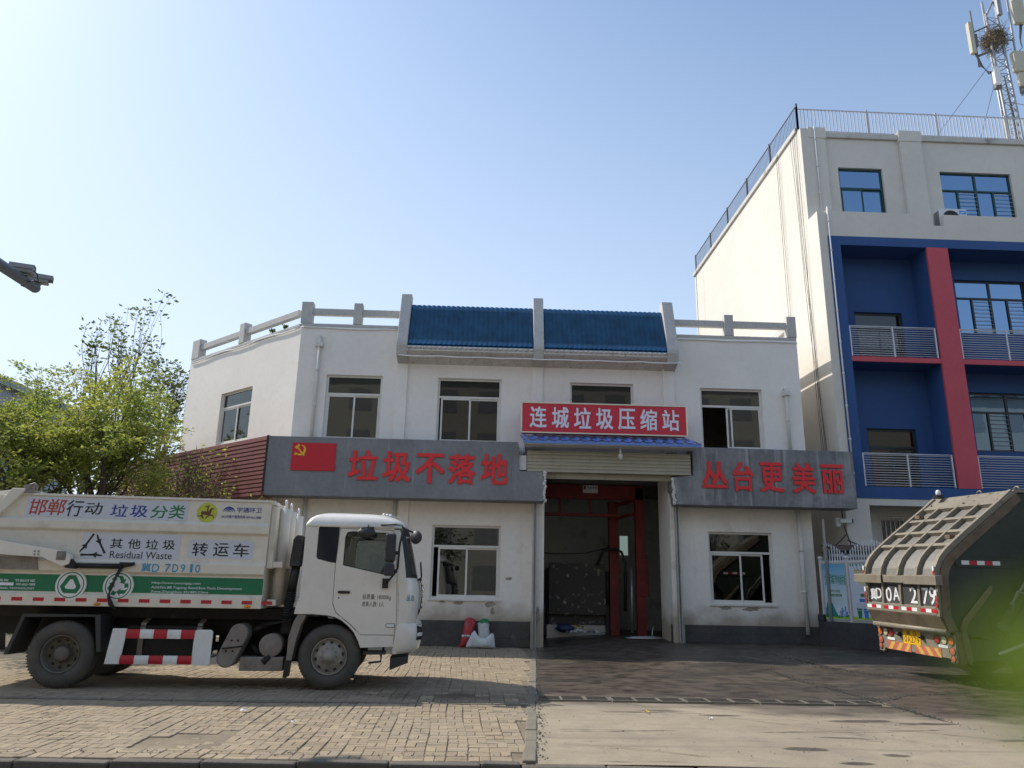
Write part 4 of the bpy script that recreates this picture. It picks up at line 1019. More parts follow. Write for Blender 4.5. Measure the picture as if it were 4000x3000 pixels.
def poster(a0, a1, base, label):
    p0 = FF((a0+a1)/2, .95, .05)
    t = thing('poster', label, 'poster', p0)
    b = MB(); fbox(b, a0, a1, .97, 2.58, .035, .05); b.build('sheet', base, t)
    b = MB()
    for c_ in ((a0-.02,a1+.02,2.56,2.6),(a0-.02,a1+.02,.95,.985),(a0-.02,a0+.01,.985,2.56),(a1-.01,a1+.02,.985,2.56)): fbox(b, *c_, .03, .06)
    b.build('poster_frame', 'rail_steel', t)
    def ink(name, m, fn, lift=.0515):
        q = MB(); fn(q, lambda x, z, d: FF(a0+x, z, lift+d)); q.build(name, m, t, recalc=False)
    return ink
W = .78
def poly(mb, fr, P): plate(mb, P, [], fr, .0008)
ink = poster(.12, .9, 'poster_sky', 'blue and green city poster nearest the white building on the fence')
ink('lettering', 'ink_green', lambda q, f: [glyph(q, ch, .06+.113*i, .16+.113*i, 1.95+.012*i, 2.26, f, .02) for i, ch in enumerate('文明城市')]+[glyph(q, ch, .5+.072*i, .565+.072*i, 1.95, 2.24, f, .02) for i, ch in enumerate('你我共起')])
ink('lettering', 'ink_green', lambda q, f: glyph(q, '做文明学生 创文明校园', .14, .55, 1.73, 1.82, f, .01))
ink('banner', 'ink_green', lambda q, f: poly(q, f, rect(.14, .6, 1.62, 1.69)))
ink('lettering', 'ink_white', lambda q, f: glyph(q, '人人参与 创建文明城市', .17, .57, 1.635, 1.675, f, .01), .053)
ink('fine_print', 'ink_grey', lambda q, f: [poly(q, f, rect(.04, w_, 1.57-.035*k, 1.575-.035*k)) for k, w_ in enumerate((.72,.6,.7,.45,.5,.3))])
hills = lambda w, base, amp, ph: [(0, .985)]+[(w*i/24, base+amp*math.sin(i*.55+ph)+.3*amp*math.sin(i*1.7)) for i in range(25)]+[(w, .985)]
ink('hills', 'ink_teal', lambda q, f: poly(q, f, [(0.02,.985),(.02,1.25),(.08,1.42),(.17,1.5),(.26,1.42),(.33,1.25),(.4,1.12),(.5,1.0)]), .0512)
ink('hills', 'ink_green', lambda q, f: poly(q, f, hills(W, 1.08, .02, 1)), .0525)
ink('meadow', 'ink_lime', lambda q, f: poly(q, f, hills(W, 1.03, .012, 3)), .054)
ink('skyline', 'ink_blue', lambda q, f: [poly(q, f, rect(x, x+.035, 1.06, h)) for x, h in ((.5,1.22),(.55,1.3),(.6,1.24),(.66,1.34),(.71,1.2))], .0518)
ink('deer', 'ink_white', lambda q, f: [poly(q, f, P) for P in ([(.4,1.2),(.5,1.2),(.52,1.28),(.49,1.36),(.46,1.4),(.45,1.3),(.41,1.27)], rect(.42,.433,1.05,1.2), rect(.485,.498,1.05,1.2), [(.6,1.14),(.66,1.14),(.67,1.22),(.64,1.2)], rect(.61,.62,1.05,1.14), rect(.645,.655,1.05,1.14))], .0545)
ink = poster(1.02, 2.4, 'poster_pale', 'pale waste sorting poster with coloured bins half behind the rear loader')
ink('lettering', 'ink_dark', lambda q, f: [glyph(q, ch, .16+.2*i, .345+.2*i, 2.18, 2.42, f, .06) for i, ch in enumerate('垃圾分类')], .0512)
ink('lettering', 'ink_yellow', lambda q, f: [glyph(q, ch, .17+.2*i, .335+.2*i, 2.2, 2.4, f, .02) for i, ch in enumerate('垃圾分类')], .0535)
ink('lettering', 'ink_yellow', lambda q, f: [glyph(q, ch, .3+.16*i, .44+.16*i, 1.93, 2.09, f, .03) for i, ch in enumerate('共建家园')])
ink('banner', 'ink_green', lambda q, f: poly(q, f, rrect(.3, .9, 1.62, 1.71, .04)))
ink('banner', 'ink_blue', lambda q, f: poly(q, f, rect(.26, .5, 1.48, 1.57)))
ink('fine_print', 'ink_grey', lambda q, f: [poly(q, f, rect(.12, .95, z, z+.006)) for z in (1.4, 1.36, 1.32, 1.67)])
ink('meadow', 'ink_lime', lambda q, f: poly(q, f, hills(1.38, 1.06, .015, 2)), .0512)
for k, (x, m_) in enumerate(((.16,'ink_green'),(.36,'ink_blue'),(.56,'ink_pink'),(.76,'ink_grey'))):
    ink('bin', m_, lambda q, f, x=x: [poly(q, f, [(x+.02,1.03),(x+.13,1.03),(x+.15,1.24),(x,1.24)]), poly(q, f, rrect(x-.01,x+.16,1.25,1.3,.02))], .0535)
ink('leaves', 'ink_green', lambda q, f: [poly(q, f, [(x,2.57),(x+.03,2.53),(x+.02,2.47-.02*(i%3)),(x-.02,2.53)]) for i, x in enumerate((.06,.14,.25,.37,.5,.64,.8))])
# wires, camera and bracket under the right end of the fascia
cm = thing('security_camera', 'small white security camera on the wall under the right fascia end', 'camera', (11.2, 23.4, 3.9))
MB().box(10.98,11.36,23.3,23.42,3.82,3.95).build('camera_body', 'white_metal', cm, bev=.02); MB().box(10.9,11.02,23.38,23.498,3.72,3.98).build('mount', 'white_metal', cm)
b = MB(); b.box(11.362,11.40,23.31,23.41,3.83,3.94); b.build('lens', 'black', cm)
for k, pts in enumerate(([(11.1,23.4,4.25),(11.15,23.42,3.7),(11.3,23.42,3.2),(11.4,23.42,2.7)], [(11.2,23.4,3.3),(12.0,23.3,2.95),(12.8,23.3,2.85),(13.4,23.3,2.9),(13.6,23.3,3.2)], [(11.2,23.4,3.5),(10.9,23.4,3.2),(10.5,23.4,2.95),(10.35,23.4,2.9)])):
    tag(MB().tube(pts, .018, 6).build('wall_cable', 'cable'), ('black cable dropping from the fascia end past the small camera', 'black cable looping right from the small camera to the barred window', 'black cable sagging left from the small camera to the white building')[k], 'cable')
sh = thing('lean_to', 'low dark lean to with a thin metal roof edge behind the picket fence', 'shed', (11.6, 23.1, 0))
MB().prism([(23.0,3.0),(23.49,3.1),(23.49,3.16),(23.0,3.06)], 'x', 10.4, 13.6).build('roof', 'rust_edge0', sh)
MB().box(10.45, 13.5, 23.42, 23.485, .1, 2.99).build('shade_sheet', 'lean_to_shade', sh)  # near-black sheet: the dark void under the roof is put into its colour
for x in (10.9, 12.0, 13.2): MB().box(x, x+.05, 23.02, 23.07, .1, 2.99).build('shed_post', 'galv', sh)
MB().box(10.45, 13.5, 23.02, 23.06, 2.78, 2.86).build('crossbar', 'galv', sh)
b = MB()
b.box(10.3, 10.36, 23.05, 23.12, -.1, 3.9); tag(b.build('steel_post', 'galv'), 'galvanised post and lintel at the right corner of the white building', 'post')
# ================================================================== the white waste truck in front (local frame: x forward, y away from the street, z up)
mk('truck_white', (.77, .73, .655), .3, var=.05, scale=.8, fine=.05, coat=.5, stain=((.42, .34, .24), 1.3, .6, .4))
mk('body_white', (.73, .68, .575), .45, var=.06, scale=.7, fine=.08, stain=[((.38, .29, .19), 1.6, .57, .5), ((.1, .08, .06), 4, .72, .6)], streak=((.3, .22, .14), 3.5, .64, .4))
mk('body_green', (.012, .17, .075), .45, var=.08, fine=.08, stain=((.08, .11, .08), 2, .62, .35))
mk('decal', (.60, .63, .70), .4, var=.03); mk('ink_black', (.02, .025, .025), .5); mk('ink_red', (.45, .05, .035), .5); mk('ink_navy', (.03, .06, .3), .5); mk('ink_forest', (.02, .2, .07), .5)
mk('spray_blue', (.03, .3, .55), .6, var=.2, scale=9); mk('reflector_red', (.47, .02, .035), .3, var=.05); mk('reflector_white', (.75, .76, .74), .35, var=.05)
mk('amber', (.75, .28, .02), .25); mk('tyre', (.085, .078, .067), .85, var=.2, scale=4, fine=.15, bump=.3, bscale=50, stain=((.13, .115, .09), 3, .52, .6))
mk('rim', (.33, .3, .26), .6, .2, var=.2, scale=6, fine=.2, stain=((.12, .1, .08), 5, .55, .6)); mk('rim_dark', (.16, .145, .12), .75, .1, var=.25, scale=6, fine=.2)
mk('chassis', (.022, .021, .02), .7, .2, var=.35, scale=5, stain=((.1, .085, .065), 4, .6, .5)); mk('plastic', (.035, .036, .04), .5, var=.12, stain=((.12, .11, .095), 4, .62, .35)); mk('grey_part', (.26, .232, .205), .6, .3, var=.2, scale=5, fine=.15, stain=((.1, .085, .07), 6, .55, .5))
mk('film', (.01, .014, .025), .08, spec=.6, var=.05); mk('seat', (.06, .06, .065), .8)
MAT['cab_glass'] = glass('cab_glass', (.75, .8, .78), .06, .8)
tk = thing('waste_truck', 'white and green waste transfer truck with Residual Waste sign parked on the brick pavement', 'truck', (-2.52, 13.3, .0), rad(5), world=False)
Wd = 2.46
def TF(y): return lambda a, b, d: (a, y-d, b)
# --- load body
SEC = [(0,3.0),(0,2.64),(-.055,2.60),(-.055,2.47),(0,2.43),(0,1.985),(-.055,1.95),(-.055,1.80),(0,1.76),(0,1.45),(-.035,1.43),(-.035,1.25)]
b = MB()
poly_ = SEC+[(Wd+.035,1.25),(Wd+.035,1.43),(Wd,1.45),(Wd,3.0)]
b.prism([(y, z) for y, z in poly_], 'x', -6.3, -1.16)
bd = b.build('body', 'body_white', tk, bev=.01)
b = MB(); b.box(-5.2,-1.13,-.02,.05,3.0,3.035); b.box(-5.2,-1.13,Wd-.05,Wd+.02,3.0,3.035); b.box(-1.15,-1.1,.0,Wd,2.97,3.03); b.build('top_rail', 'truck_white', tk)
b = MB(); b.box(-6.29,-1.165,-.0335,-.0015,1.46,1.72); 
MB().box(-6.29,-1.165,-.004,-.001,1.47,1.735).build('green_band', 'body_green', bd)
b = MB(); b.prism([(-5.62,2.6),(-5.5,2.6),(-5.12,3.06),(-5.12,3.1),(-5.32,3.1)], 'y', -.075, .02); b.prism([(-6.3,2.95),(-5.35,3.1),(-5.1,3.1),(-5.1,3.04),(-6.3,2.6)], 'y', .1, Wd-.1); b.build('tailgate_frame', 'body_white', tk, bev=.012)
b = MB(); b.box(-5.18,-5.0,-.05,.2,3.03,3.09); b.tube([(-5.1,.0,3.1),(-5.08,.0,3.17),(-5.02,.0,3.19),(-4.97,.0,3.15),(-4.98,0,3.09)], .022, 8); b.box(-5.16,-5.06,-.03,.12,3.09,3.17); b.build('latch', 'grey_part', tk)
# front wall with its two guide posts
b = MB(); b.box(-1.16,-1.06,.06,Wd-.06,1.9,2.95); b.build('front_wall', 'body_white', tk, bev=.02)
for y in (.42, 1.0, 1.9):
    b = MB(); b.tube([(-.98,y,1.32),(-.98,y,2.94)], .1, 14); b.build('guide_post', 'body_white', tk)
    b = MB(); b.tube([(-.98,y,2.94),(-.98,y,2.99)], .03, 8); b.tube([(-.98,y+.045*math.cos(t*.5236),3.04+.05*math.sin(t*.5236)) for t in range(13)], .017, 6); b.build('lifting_eye', 'white_metal', tk)
b = MB(); b.box(-1.12,-.9,.1,Wd-.1,1.92,2.02); b.box(-1.1,-.95,.1,Wd-.1,1.3,1.4); b.build('crossbar', 'body_white', tk, bev=.01)
# --- signs on the side
def lettering(name, m, items, parent, y, off=.012, slant=0):
    for s_, r in items: q = MB(); glyph(q, s_, *r, TF(y), off, 0, slant); q.build(name, m, parent, recalc=False)
d1 = MB().box(-5.08,-2.52,-.0035,-.001,2.655,2.975).build('sign_panel', 'decal', bd)
lettering('lettering', 'ink_red', [('邯',(-5.03,-4.76,2.68,2.94)),('郸',(-4.75,-4.47,2.68,2.95))], bd, -.005, .018, .12)
lettering('lettering', 'ink_black', [('行',(-4.45,-4.2,2.67,2.94)),('动',(-4.16,-3.89,2.71,2.91))], bd, -.005, .018, .12)
lettering('lettering', 'ink_navy', [('垃',(-3.75,-3.48,2.69,2.89)),('圾',(-3.44,-3.16,2.69,2.89))], bd, -.005, .022, .12)
lettering('lettering', 'ink_forest', [('分',(-3.11,-2.84,2.68,2.89)),('类',(-2.82,-2.56,2.68,2.91))], bd, -.005, .022, .12)
MB().box(-4.12,-2.57,-.0035,-.001,2.0,2.42).build('sign_panel', 'decal', bd)
lettering('lettering', 'ink_black', [('其',(-3.68,-3.48,2.17,2.33)),('他',(-3.4,-3.2,2.17,2.33)),('垃',(-3.12,-2.92,2.17,2.33)),('圾',(-2.85,-2.65,2.17,2.33))], bd, -.005, .02)
lettering('lettering', 'ink_black', [('Residual Waste',(-3.66,-2.68,2.015,2.13))], bd, -.005, .006)
q = MB()
# recycling triangle of three folded arrows
cx, cz = -3.94, 2.18
for k in range(3):
    a = rad(90+120*k)
    def rp(x, z, a=a-rad(90)): return (cx+x*math.cos(a)-z*math.sin(a), cz+x*math.sin(a)+z*math.cos(a))
    plate(q, [rp(-.105,.02),(rp(-.045,.135)),rp(-.0,.21),rp(-.035,.225),rp(-.08,.135),rp(-.135,.04)], [], TF(-.005), -.001)
    plate(q, [rp(.02,.215),rp(.05,.2),rp(.085,.13),rp(.115,.145),rp(.105,.05),rp(.02,.1),rp(.05,.115)], [], TF(-.005), -.001)
q.build('recycling_mark', 'ink_black', bd, recalc=False)
MB().box(-2.43,-1.38,-.0035,-.001,2.04,2.35).build('sign_panel', 'decal', bd)
lettering('lettering', 'ink_black', [('转',(-2.37,-2.12,2.08,2.3)),('运',(-2.03,-1.78,2.08,2.3)),('车',(-1.71,-1.45,2.08,2.3))], bd, -.005, .022)
q = MB(); q.disc((-2.205,-.004,2.80), .165, 'y', 36); em = q.build('round_emblem', 'ink_lime', tk)
MAT['emblem_yellow'] = mat('emblem_yellow', (.52, .55, .07), .45, var=.2, scale=6); em.data.materials[0] = MAT['emblem_yellow']
q = MB(); mk('emblem_brown', (.13, .06, .025), .6, var=.3, scale=30)
H = lambda *P: plate(q, [(-2.205+x*.165, 2.80+z*.165) for x, z in P], [], TF(-.006), -.0006)
H((-.62,-.05),(-.55,.12),(-.3,.15),(-.05,.1),(.15,.12),(.3,.4),(.42,.52),(.52,.47),(.68,.42),(.64,.33),(.5,.34),(.42,.1),(.36,-.2),(.1,-.3),(-.2,-.22),(-.5,-.25))
H((-.5,-.2),(-.62,-.3),(-.95,-.36),(-.95,-.42),(-.6,-.4),(-.3,-.68),(-.24,-.68),(-.38,-.3)); H((.2,-.25),(.35,-.2),(.6,-.2),(.75,-.5),(.7,-.56),(.55,-.3),(.2,-.35),(-.1,-.68),(-.16,-.66),(-.02,-.4))
H((-.05,.1),(.1,.12),(.12,.5),(.2,.72),(.1,.78),(.02,.68),(-.15,.7),(-.3,.55),(-.28,.5),(-.1,.6),(-.02,.5))
q.build('horse_rider', 'emblem_brown', em, recalc=False)
q = MB()
for r0, w_ in ((.10,.028),(.068,.02),(.036,.014)):
    out = [(-1.85+r0*math.cos(rad(t)), 2.812+r0*math.sin(rad(t))) for t in range(0, 181, 12)]
    inn = [(-1.85+(r0-w_*math.sin(rad(t)))*math.cos(rad(t)), 2.812+(r0-w_*math.sin(rad(t)))*math.sin(rad(t))-.002) for t in range(180, -1, -12)]
    plate(q, out+inn, [], TF(-.004), -.0006)
q.build('arc_logo', 'ink_navy', bd, recalc=False)
lettering('lettering', 'ink_navy', [('宇通环卫',(-1.72,-1.31,2.82,2.905)),('24小时客户服务热线 400-662-1888',(-1.97,-1.31,2.715,2.77))], bd, -.004, .018)
lettering('stencil_number', 'spray_blue', [('冀',(-3.12,-2.97,1.81,1.945)),('D',(-2.95,-2.84,1.805,1.935)),('7',(-2.75,-2.66,1.81,1.94)),('D',(-2.63,-2.54,1.81,1.94)),('9',(-2.5,-2.43,1.81,1.94)),('1',(-2.35,-2.31,1.81,1.945)),('0',(-2.27,-2.19,1.81,1.94))], bd, -.058, .025)
lettering('lettering', 'white_letter', [('Http://www.yutongzg.com',(-2.94,-2.17,1.61,1.655)),('Add:No.88 Yugong Road,Eco-Tech Development',(-2.94,-1.5,1.535,1.585)),('Zone,Zhengzhou 451482,China',(-2.94,-2.03,1.47,1.515)),
   ('专业高效    节能环保',(-5.45,-4.74,1.61,1.65)),('400-662-1888',(-5.02,-4.73,1.555,1.59)),('PROFESSIONAL TECHNOLOGY',(-5.5,-4.73,1.495,1.525))], bd, -.0055, .006)
q = MB(); plate(q, rect(-5.4,-5.06,1.55,1.595), [], TF(-.0045), -.0006); q.build('label_box', 'white_letter', bd, recalc=False)
for cx_, kind in ((-4.175, 0), (-3.445, 1)):
    q = MB(); cz = 1.575
    q.lathe([(.235,-.037),(.235,-.001)], (cx_,0,cz), 'y', 40); q.disc((cx_,-.037,cz), .235, 'y', 40); rd = q.build('round_sign', 'reflector_white', tk)
    q = MB(); plate(q, [(cx_+.205*math.cos(rad(t)), cz+.205*math.sin(rad(t))) for t in range(0,360,9)], [[(cx_+.188*math.cos(rad(t)), cz+.188*math.sin(rad(t))) for t in range(0,360,9)]], TF(-.0375), -.0006)
    for k in range(3):
        a = rad(120*k)
        def rp(x, z, a=a): return (cx_+x*math.cos(a)-z*math.sin(a), cz+x*math.sin(a)+z*math.cos(a))
        if kind == 0: plate(q, [rp(-.05,.155),rp(.06,.155),rp(.16,-.02),rp(.105,-.06),rp(.02,.09),rp(-.02,.09)], [], TF(-.0375), -.0006)
        else:
            plate(q, [rp(-.05,.16),rp(.05,.16),rp(.085,.1),rp(.115,.115),rp(.09,.03),rp(.01,.055),rp(.035,.07),rp(.0,.13)], [], TF(-.0375), -.0006)
            plate(q, [rp(-.115,.11),rp(-.06,.155),rp(-.025,.1),rp(-.08,.06)], [], TF(-.0375), -.0006)
    q.build('green_mark', 'body_green', rd, recalc=False)
for i in range(14):
    x = -5.36+.324*i+(.0 if i < 14 else 0); MB().box(x, x+.165, -.038, -.0345, 1.318, 1.375).build('reflector', 'reflector_red', bd)
for x in (-3.73, -1.375): 
    q = MB(); q.lathe([(.0,-.07),(.03,-.065),(.05,-.036)], (0,0,0), 'y', 16); q.xf(Matrix.Translation((x,0,1.285)) @ Matrix.Diagonal((1.2,1,.5,1))); q.build('side_lamp', 'amber', bd)
# --- tipping arm on the side
b = MB(); b.prism([(-6.4,2.0),(-5.3,2.04),(-5.15,2.02),(-4.62,2.0),(-4.3,1.86),(-4.2,1.9),(-4.18,2.02),(-4.3,2.1),(-5.3,2.25),(-6.4,2.33)], 'y', -.19, -.085); ar = b.build('lift_arm', 'truck_white', tk, bev=.01)
b = MB(); b.lathe([(.0,-.215),(.055,-.215),(.06,-.19)], (-4.33,0,2.03), 'y', 16); b.box(-4.4,-4.26,-.2,-.189,1.96,2.1); 
for dx_ in (-.06, 0):
    for dz in (0, .05): b.lathe([(0,-.2),(.014,-.2),(.014,-.188)], (-4.68+dx_,0,2.04+dz), 'y', 8)
b.build('pivot', 'grey_part', ar)
b = MB(); b.prism([(-4.36,1.98),(-4.22,2.02),(-4.1,1.88),(-4.12,1.83),(-4.25,1.84)], 'y', -.16, -.06); b.tube([(-4.15,-.1,1.88),(-3.4,-.1,1.885)], .042, 10); b.tube([(-3.42,-.1,1.885),(-3.22,-.1,1.93)], .03, 8); b.box(-3.45,-3.26,-.12,-.05,1.9,1.95); b.build('hydraulic_ram', 'chassis', tk)
b = MB()
for k in range(3): b.tube([(-3.42+.02*k,-.1,1.9),(-3.47+.015*k,-.12,1.75),(-3.5-.02*k,-.1,1.58),(-3.56+.01*k,-.1,1.42),(-3.52+.03*k,-.1,1.28),(-3.42,-.06,1.2)], .014, 6)
b.build('hose', 'hose', tk)
MB().prism([(-5.4,1.8),(-4.7,1.8),(-4.75,2.0),(-5.3,2.0)], 'y', -.075, -.05).build('arm_bracket', 'grey_part', tk)
# --- chassis
for y in (.72, 1.55): MB().box(-6.0,1.0,y,y+.1,.78,1.05).build('chassis_rail', 'chassis', tk)
b = MB(); b.box(-6.1,-.75,.5,1.95,1.06,1.24); b.build('subframe', 'chassis', tk)
b = MB(); b.box(-3.3,-2.1,.25,.7,.45,.95); b.tube([(-3.35,.5,.72),(-2.0,.5,.72)], .25, 16); b.build('fuel_tank', 'chassis', tk)
b = MB()
for x in (-3.1,-2.2): b.sheet([(.25,.4),(.22,.75),(.28,.98),(.5,1.04)], 'x', x, x+.08, .02)
b.build('tank_strap', 'grey_part', tk)
MB().box(-2.0,-.2,.9,1.5,.35,1.1).build('gearbox', 'chassis', tk, bev=.05)
b = MB(); b.tube([(-4.4,1.23,.52),(-.1,1.23,.62)], .07, 10); b.build('drive_shaft', 'chassis', tk)
b = MB(); b.tube([(-4.2,.1,.51),(-4.2,Wd-.1,.51)], .1, 10); b.blob((-4.2,1.23,.52), .28, .2, .26, 12, 8); b.build('rear_axle', 'chassis', tk)
b = MB(); b.tube([(0,.3,.46),(0,Wd-.3,.46)], .07, 10); b.build('front_axle', 'chassis', tk)
b = MB(); b.tube([(-.97,.12,.67),(-.97,.75,.67)], .185, 20); b.lathe([(0,.095),(.12,.1),(.185,.12)], (-.97,0,.67), 'y', 20); b.build('air_tank', 'grey_part', tk)
b = MB()       # slanted rounded cover in front of the battery
ang = rad(68); c0 = Vector((-1.65,.47)); c1 = Vector((-1.49,.86)); r_ = .15; dd = (c1-c0).normalized(); a0 = math.atan2(dd.y, dd.x)
P = [(c1.x+r_*math.cos(a0+rad(t)), c1.y+r_*math.sin(a0+rad(t))) for t in range(-90, 91, 15)]+[(c0.x+r_*math.cos(a0+rad(t)), c0.y+r_*math.sin(a0+rad(t))) for t in range(90, 271, 15)]
b.prism(P, 'y', .06, .5); bc = b.build('silencer', 'grey_part', tk, bev=.02)
b = MB(); b.tube([(-1.72,.05,.62),(-1.4,.05,.66)], .012, 6)
for t, s_ in ((.3,.05),(.3,-.05),(.75,.05),(.75,-.05)): p = c0+dd*t*.4; b.lathe([(0,.045),(.016,.045),(.016,.062)], (p.x+s_,0,p.y), 'y', 8)
b.build('strap', 'chassis', bc)
b = MB(); b.tube([(-1.5,.4,.8),(-1.2,.5,.95),(-.9,.6,1.05)], .06, 8); b.tube([(-1.3,.3,.65),(-1.15,.3,.5)], .04, 8); b.tube([(-1.2,.3,.98),(-.75,.2,1.05)], .02, 6); b.box(-.85,-.7,.3,.5,.85,1.08); b.build('piping', 'chassis', tk)
MB().box(-1.44,-.74,.12,.5,.27,.49).build('battery_box', 'grey_part', tk, bev=.015)
MB().tube([(-.97,.15,.5),(-1.07,.12,.4)], .05, 8).build('drain_hose', 'chassis', tk)
# side guard
gd = MB(); gd.add([(-3.5,-.0,.37),(-3.27,-.0,.37),(-3.22,-.0,.915),(-3.44,-.0,.915),(-3.5,.03,.37),(-3.27,.03,.37),(-3.22,.03,.915),(-3.44,.03,.915)], [(0,3,2,1),(4,5,6,7),(0,1,5,4),(1,2,6,5),(2,3,7,6),(3,0,4,7)])
gd.prism(rrect(-2.17,-1.88,.36,.91,.05), 'y', 0, .03); gd.box(-3.25,-2.15,.035,.06,.77,.9); gd.box(-3.25,-2.15,.035,.06,.38,.5)
sg_ = gd.build('side_guard', 'reflector_white', tk, bev=.006)
for z0, z1, xa in ((.765,.905,-3.225),(.375,.505,-3.27)):
    w_ = (-2.165-xa)/5
    for k in range(5): MB().prism([(-.004,z0),(.034,z0),(.034,z1),(-.004,z1),(-.014,z0+(z1-z0)*.62),(-.014,z0+(z1-z0)*.38)], 'x', xa+w_*k+.001, xa+w_*(k+1)-.001).build('guard_bar', 'reflector_red' if k % 2 == 0 else 'reflector_white', sg_)
# rear mudguard
for y0, y1 in ((0,.62),(Wd-.62,Wd)):
    b = MB(); b.prism([(-5.02,.5),(-4.96,.5),(-4.8,1.07),(-3.74,1.09),(-3.64,.55),(-3.58,.55),(-3.66,1.12),(-4.84,1.12)], 'y', y0, y1); b.build('mudguard', 'plastic', tk)
# wheels
def wheel(x, y, sgn, front, m_rim, dual=False):
    """sgn=-1: outer side faces -y"""
    R = .51; w = MB()
    def T(pr): return [(r, y+h*(-sgn)) for r, h in pr]
    prof = [(.295,.03),(.315,.0),(.37,-.018),(.43,-.012),(.468,.008),(.495,.03),(.508,.06),(.51,.14),(.508,.22),(.49,.26),(.43,.285),(.31,.27),(.295,.25)]
    w.lathe(T(prof), (x,0,R), 'y', 48, closed=True)
    for k in range(60):
        a = 2*math.pi*k/60; c_ = Vector((x+(R-.004)*math.cos(a), y-sgn*.14, R+(R-.004)*math.sin(a)))
        tdir = Vector((-math.sin(a),0,math.cos(a))); w.bar(c_-tdir*.016+Vector((0,-.11,0)), c_-tdir*.016+Vector((0,.11,0)), .02, .012, (math.cos(a),0,math.sin(a)))
    if dual:
        w.lathe([(r, y+(h+.33)*(-sgn)) for r, h in prof], (x,0,R), 'y', 36, closed=True)
    wo_ = w.build('wheel', 'tyre', tk)
    r_ = MB()
    if front:
        pr = [(.297,.035),(.29,.012),(.278,.012),(.268,.05),(.262,.075),(.24,.055),(.2,.03),(.165,.015),(.15,.005),(.12,.0),(.11,-.02),(.1,-.035),(.085,-.04),(.08,-.065),(.05,-.085),(.0,-.088)]
        hr, hd = .222, .038
    else:
        pr = [(.297,.035),(.29,.012),(.278,.012),(.27,.05),(.262,.15),(.25,.17),(.2,.165),(.17,.17),(.13,.17),(.12,.155),(.115,.07),(.1,.05),(.05,.045),(.0,.045)]
        hr, hd = .208, .163
    r_.lathe(T(pr), (x,0,R), 'y', 40)
    hb = MB()
    for k in range(10):
        a = 2*math.pi*(k+.3)/10; hb.add([(x+(hr+.026*math.cos(t*.5236)*.9)*math.cos(a)-.03*math.sin(t*.5236)*math.sin(a), y-sgn*(hd-.006), R+(hr+.026*math.cos(t*.5236)*.9)*math.sin(a)+.03*math.sin(t*.5236)*math.cos(a)) for t in range(12)], [list(range(12))])
    hb.build('hand_hole', 'black', wo_)
    nb = r_
    for k in range(10):
        a = 2*math.pi*k/10; rr = .142; d0 = (.0 if front else .155); nb.lathe([(0,y-sgn*(d0-.02)),(.014,y-sgn*(d0-.02)),(.015,y-sgn*(d0+.02))], (x+rr*math.cos(a),0,R+rr*math.sin(a)), 'y', 6, False)
    nb.build('rim', m_rim, wo_)
wheel(0, .05, -1, True, 'rim'); wheel(0, Wd-.05, 1, True, 'rim'); wheel(-4.2, .03, -1, False, 'rim_dark', True); wheel(-4.2, Wd-.03, 1, False, 'rim_dark', True)
# --- cab
ARCH = [(.5,.66),(.46,.76),(.38,.9),(.28,1.0),(.16,1.09),(.05,1.14),(-.08,1.165),(-.3,1.18)]
SIDE = [(-.62,1.18),(-.6,1.3),(-.555,1.45),(-.545,2.64),(.95,2.62),(1.06,1.9),(1.1,1.05),(1.09,.82),(1.08,.68)]+ARCH
DOOR_ = [(.035,2.6),(.93,2.585),(1.035,1.9),(1.075,1.05),(1.065,.865),(.475,.865),(.4,.95),(.3,1.04),(.18,1.125),(.06,1.22),(.0,1.36),(-.005,2.0)]
def grow(P, g):
    cx_ = sum(p[0] for p in P)/len(P); cz_ = sum(p[1] for p in P)/len(P)
    return [(p[0]+(g if p[0] > cx_ else -g), p[1]+(g if p[1] > cz_ else -g)) for p in P]
DWIN = [(.12,1.985),(.125,2.46),(.16,2.54),(.24,2.555),(.84,2.545),(.91,2.5),(.97,2.0),(.96,1.84),(.86,1.835)]
cabm = None
